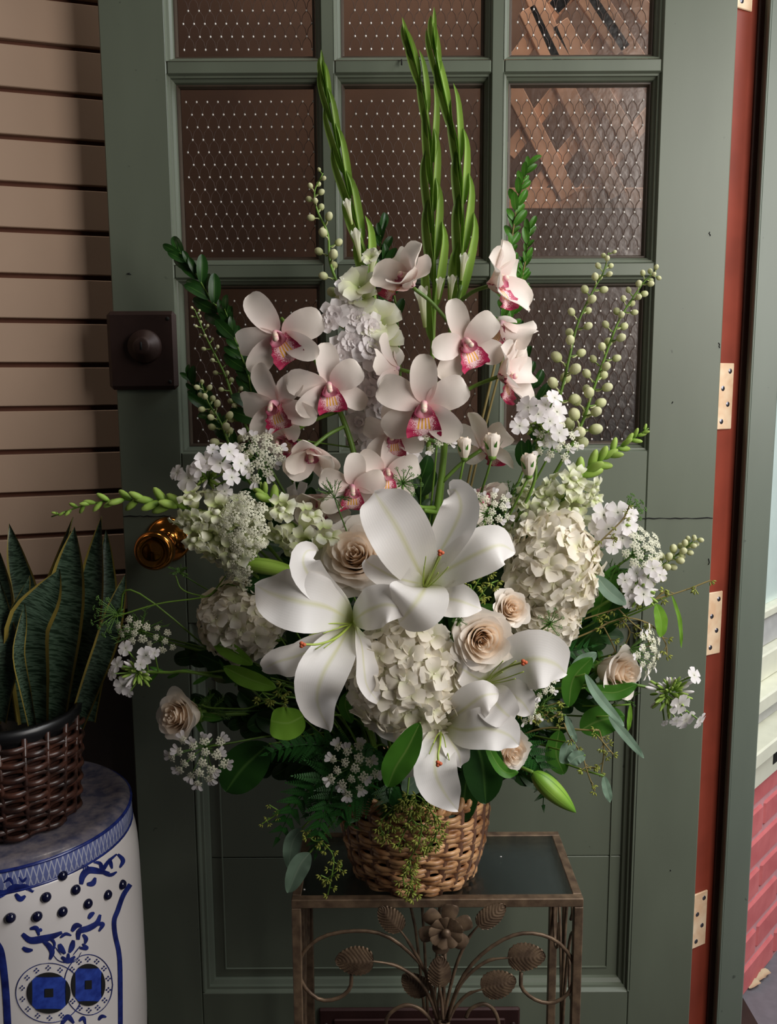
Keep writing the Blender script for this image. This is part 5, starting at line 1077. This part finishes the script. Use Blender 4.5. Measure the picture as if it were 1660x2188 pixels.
for k, (a, b) in enumerate(tgt):
    Y = -.14 if b < 1200 else -.185; dx = (a-885)*.45; dy = (b-1560)*.45
    sprig('dark green salal sprig '+WHERE[k], [(a-dx, b-dy), (a-dx*.4, b-dy*.4), (a, b)], Y+rnd.uniform(-.03, .02), 11, 78, 50, 'salal', 20+k, group='salal sprigs filling the basket')
# ---------------------------------------------------- leatherleaf ferns
def pinna():
    mb = MB(); mb.join(tube([(0, 0, 0), (.5, 0, .03), (1, 0, -.02)], .012, 4, cap=False))
    pm = blade([(0, 0, 0), (.5, .0, .02), (1, 0, 0)], .26, (0, 0, 1), prof=ov(.45, .4), cup=.2, nu=2, nv=4)
    for k in range(10):
        t = .08+k*.09; s_ = .26*(1-t*.8)
        for sd in (1, -1): mb.join(pm, Matrix.Translation((t, 0, .02)) @ RZ(sd*R(62)) @ Matrix.Scale(s_, 4))
    mb.join(pm, Matrix.Translation((.96, 0, 0)) @ Matrix.Scale(.1, 4)); return mb.mesh('pinna', M['fern'])
PIN = pinna()
def fern(label, pts, Y, n, L, seed):
    w_ = [P(a, b, Y+c_) for a, b, c_ in pts]; g = thing('fern_frond', label, 'fern', w_[0], 'leatherleaf fern fronds'); path = catmull([MOUTH+V((0, -.02, -.01))]+w_, 40)
    put('stem', tube(path, lambda t: .0016*(1-.6*t), 5).mesh('stem', M['fern']), g); rs = random.Random(seed); up_ = catmull(w_, 60)
    for k in range(n):
        t = k/n; i = int(t*58); p = up_[i]; T = (up_[i+1]-p).normalized(); S = T.cross(V((0, -1, 0))).normalized()
        for sd in (1, -1):
            d = (S*sd+T*.8+V((0, rs.uniform(-.2, .1), -.15))).normalized(); nrm = V((0, -1, .4)); nrm = (nrm-d*nrm.dot(d)).normalized(); y = nrm.cross(d)
            put('pinna', PIN, g, Matrix.Translation(p) @ Matrix((d, y, nrm)).transposed().to_4x4() @ Matrix.Scale(pxm(L, Y)*(1-.75*t)+.004, 4))
    put('pinna', PIN, g, Matrix.Translation(up_[-4]) @ Matrix(((up_[-1]-up_[-4]).normalized(), V((0, -1, 0)).cross((up_[-1]-up_[-4]).normalized()), V((0, -1, 0)))).transposed().to_4x4() @ Matrix.Scale(pxm(L*.35, Y), 4))
fern('broad dark fern frond drooping left of the basket', [(760, 1630, -.02), (690, 1660, -.05), (630, 1720, -.05), (590, 1800, -.04)], -.22, 11, 78, 1)
fern('fern frond falling to the table between basket and silver leaves', [(740, 1660, -.04), (700, 1720, -.06), (680, 1780, -.06), (675, 1830, -.05)], -.23, 9, 56, 2)
fern('fern frond spreading left under the round lime leaf', [(740, 1600, -.02), (680, 1590, -.04), (620, 1595, -.05), (565, 1612, -.05)], -.23, 10, 58, 3)
fern('fern frond draped on the left shoulder of the basket', [(790, 1680, -.04), (760, 1705, -.06), (730, 1740, -.06), (762, 1770, -.04)], -.235, 8, 56, 4)
fern('fern frond over the basket centre behind seeds', [(840, 1680, -.05), (830, 1710, -.065), (826, 1750, -.06)], -.235, 7, 44, 5)
fern('fern frond hanging right above the green lily bud', [(1060, 1570, -.04), (1120, 1600, -.05), (1160, 1650, -.05), (1160, 1730, -.04)], -.21, 10, 58, 6)
fern('fern frond behind the right lily beside the hydrangea', [(1100, 1420, 0), (1160, 1395, -.01), (1220, 1390, -.02), (1270, 1380, -.02)], -.20, 9, 50, 7)
fern('fern frond at lower centre behind the lace umbel', [(800, 1600, -.03), (770, 1640, -.04), (720, 1700, -.04), (650, 1745, -.03)], -.20, 10, 64, 8)
# ---------------------------------------------------- seeded eucalyptus
SD = (lambda mb: ([mb.join(ell(.16, .16, .42, 5, 4, c=(0, 0, .75)), Matrix.Rotation(a, 4, 'Z') @ Matrix.Rotation(b, 4, 'Y')) for a, b in ((0, .1), (.3, .75), (1.6, .8), (2.9, .7), (4.2, .8), (5.3, .7))], mb)[1])(MB()).mesh('seed_cluster', M['seed'])
def seeds(label, paths, Y, size, step, seed, smat='stem', group='seeded eucalyptus sprays'):
    A = P(*paths[0][0], Y); g = thing('seeded_eucalyptus', label, 'eucalyptus', A, group); rs = random.Random(seed); stemto(A, g, .0013, m=smat, via=(MOUTH.lerp(A, .6)+V((0, -.01, .035))))
    for q in paths:
        w_ = catmull([P(a, b, Y+rs.uniform(-.006, .006)) for a, b in q], 30); put('twig', tube(w_, pxm(1.7, Y), 5, cap=False).mesh('twig', M[smat]), g)
        L = sum((w_[i+1]-w_[i]).length for i in range(30)); n = max(2, int(L/pxm(step, Y)))
        for k in range(n+1):
            p = w_[int(k/n*30)]; sd = 1 if k % 2 else -1; d = V((sd*rs.uniform(.4, 1), rs.uniform(-.9, .3), rs.uniform(-.9, .4))).normalized(); e_ = p+d*pxm(size*.9, Y) if k < n else p
            if k < n: put('pedicel', tube([p, e_], pxm(1.2, Y), 4, cap=False).mesh('pedicel', M[smat]), g)
            put('seed_cluster', SD, g, face_m(e_, (d+V((0, 0, -.5))).normalized(), rs.uniform(0, 180), pxm(size, Y), up=V((0, 1, 0))))
seeds('thick cascade of green eucalyptus seeds down the basket front', [[(870, 1700), (840, 1740), (825, 1790)], [(880, 1700), (870, 1760), (850, 1810)], [(885, 1700), (900, 1760), (895, 1800), (875, 1840), (880, 1880), (882, 1920)], [(900, 1705), (925, 1740), (930, 1790), (905, 1820)], [(890, 1710), (880, 1750), (915, 1770)], [(860, 1710), (815, 1755), (822, 1800)], [(905, 1720), (940, 1760), (915, 1810)], [(878, 1840), (862, 1880), (872, 1915)]], -.305, 12, 11, 1)
seeds('thin string of eucalyptus seeds hanging left over the glass', [[(660, 1770), (690, 1800), (712, 1830), (708, 1875), (700, 1912)], [(690, 1800), (668, 1795), (655, 1775)], [(708, 1870), (730, 1850), (722, 1838)], [(705, 1880), (685, 1870)]], -.29, 10, 15, 2)
seeds('eucalyptus seed twig reaching far right to the hinge', [[(1240, 1325), (1320, 1300), (1400, 1280), (1460, 1262), (1518, 1240)], [(1400, 1280), (1420, 1262)], [(1320, 1300), (1350, 1330), (1375, 1350)]], -.23, 11, 30, 3, smat='twig')
seeds('eucalyptus seed twigs cascading right of the hydrangea', [[(1300, 1330), (1340, 1320), (1390, 1335), (1420, 1370), (1425, 1400)], [(1290, 1340), (1310, 1380), (1320, 1410)], [(1390, 1335), (1385, 1370), (1400, 1400)], [(1330, 1325), (1345, 1350), (1335, 1380)]], -.225, 11, 22, 4, smat='twig')
seeds('sparse eucalyptus seed twigs dangling below the right leaf fan', [[(1280, 1560), (1290, 1600), (1285, 1650)], [(1245, 1615), (1255, 1650), (1270, 1690)], [(1250, 1640), (1275, 1640)], [(1275, 1570), (1300, 1600), (1310, 1612)], [(1205, 1545), (1215, 1570), (1235, 1600)]], -.275, 10, 20, 5, smat='twig')
seeds('eucalyptus seeds between upper lily and blush rose', [[(1010, 1260), (1030, 1230), (1050, 1225)], [(1020, 1280), (1045, 1250), (1065, 1240)], [(1005, 1250), (1012, 1275), (1035, 1280)]], -.29, 11, 11, 6)
seeds('dim eucalyptus seeds left beneath the big lily', [[(560, 1480), (585, 1500), (610, 1505)], [(600, 1470), (585, 1490), (550, 1495)], [(610, 1460), (600, 1480)]], -.27, 11, 14, 7)
seeds('eucalyptus seeds under the right lily among leaves', [[(1110, 1490), (1150, 1510), (1200, 1500)], [(1120, 1520), (1160, 1530), (1180, 1510)], [(1170, 1540), (1200, 1520)], [(1130, 1500), (1145, 1540)]], -.285, 11, 13, 8, smat='twig')
seeds('tiny dark seed sprig at far lower left of the ferns', [[(640, 1700), (590, 1740), (560, 1760)], [(600, 1735), (575, 1720)]], -.26, 8, 16, 9)
seeds('eucalyptus seed twig crossing the right florets', [[(1240, 1200), (1290, 1150), (1330, 1110), (1345, 1080)], [(1290, 1150), (1320, 1150)]], -.26, 8, 22, 10, smat='twig')
for lb, pts, Y in (('thin bare tendril stem arching left above the far umbel', [(560, 1240), (440, 1275), (340, 1290), (240, 1320)], -.25), ('thin green tendril looping below the knob', [(540, 1285), (440, 1275), (390, 1260), (375, 1230)], -.245), ('thin green stem reaching to the lower left rose', [(620, 1515), (520, 1515), (450, 1512), (430, 1505)], -.25)):
    q = [P(a, b, Y) for a, b in pts]; g = thing('green_tendril', lb, 'stem', q[0]); put('stem', tube(catmull([MOUTH+V((-.04, 0, -.01))]+q, 36), .0011, 5).mesh('stem', M['stem']), g)
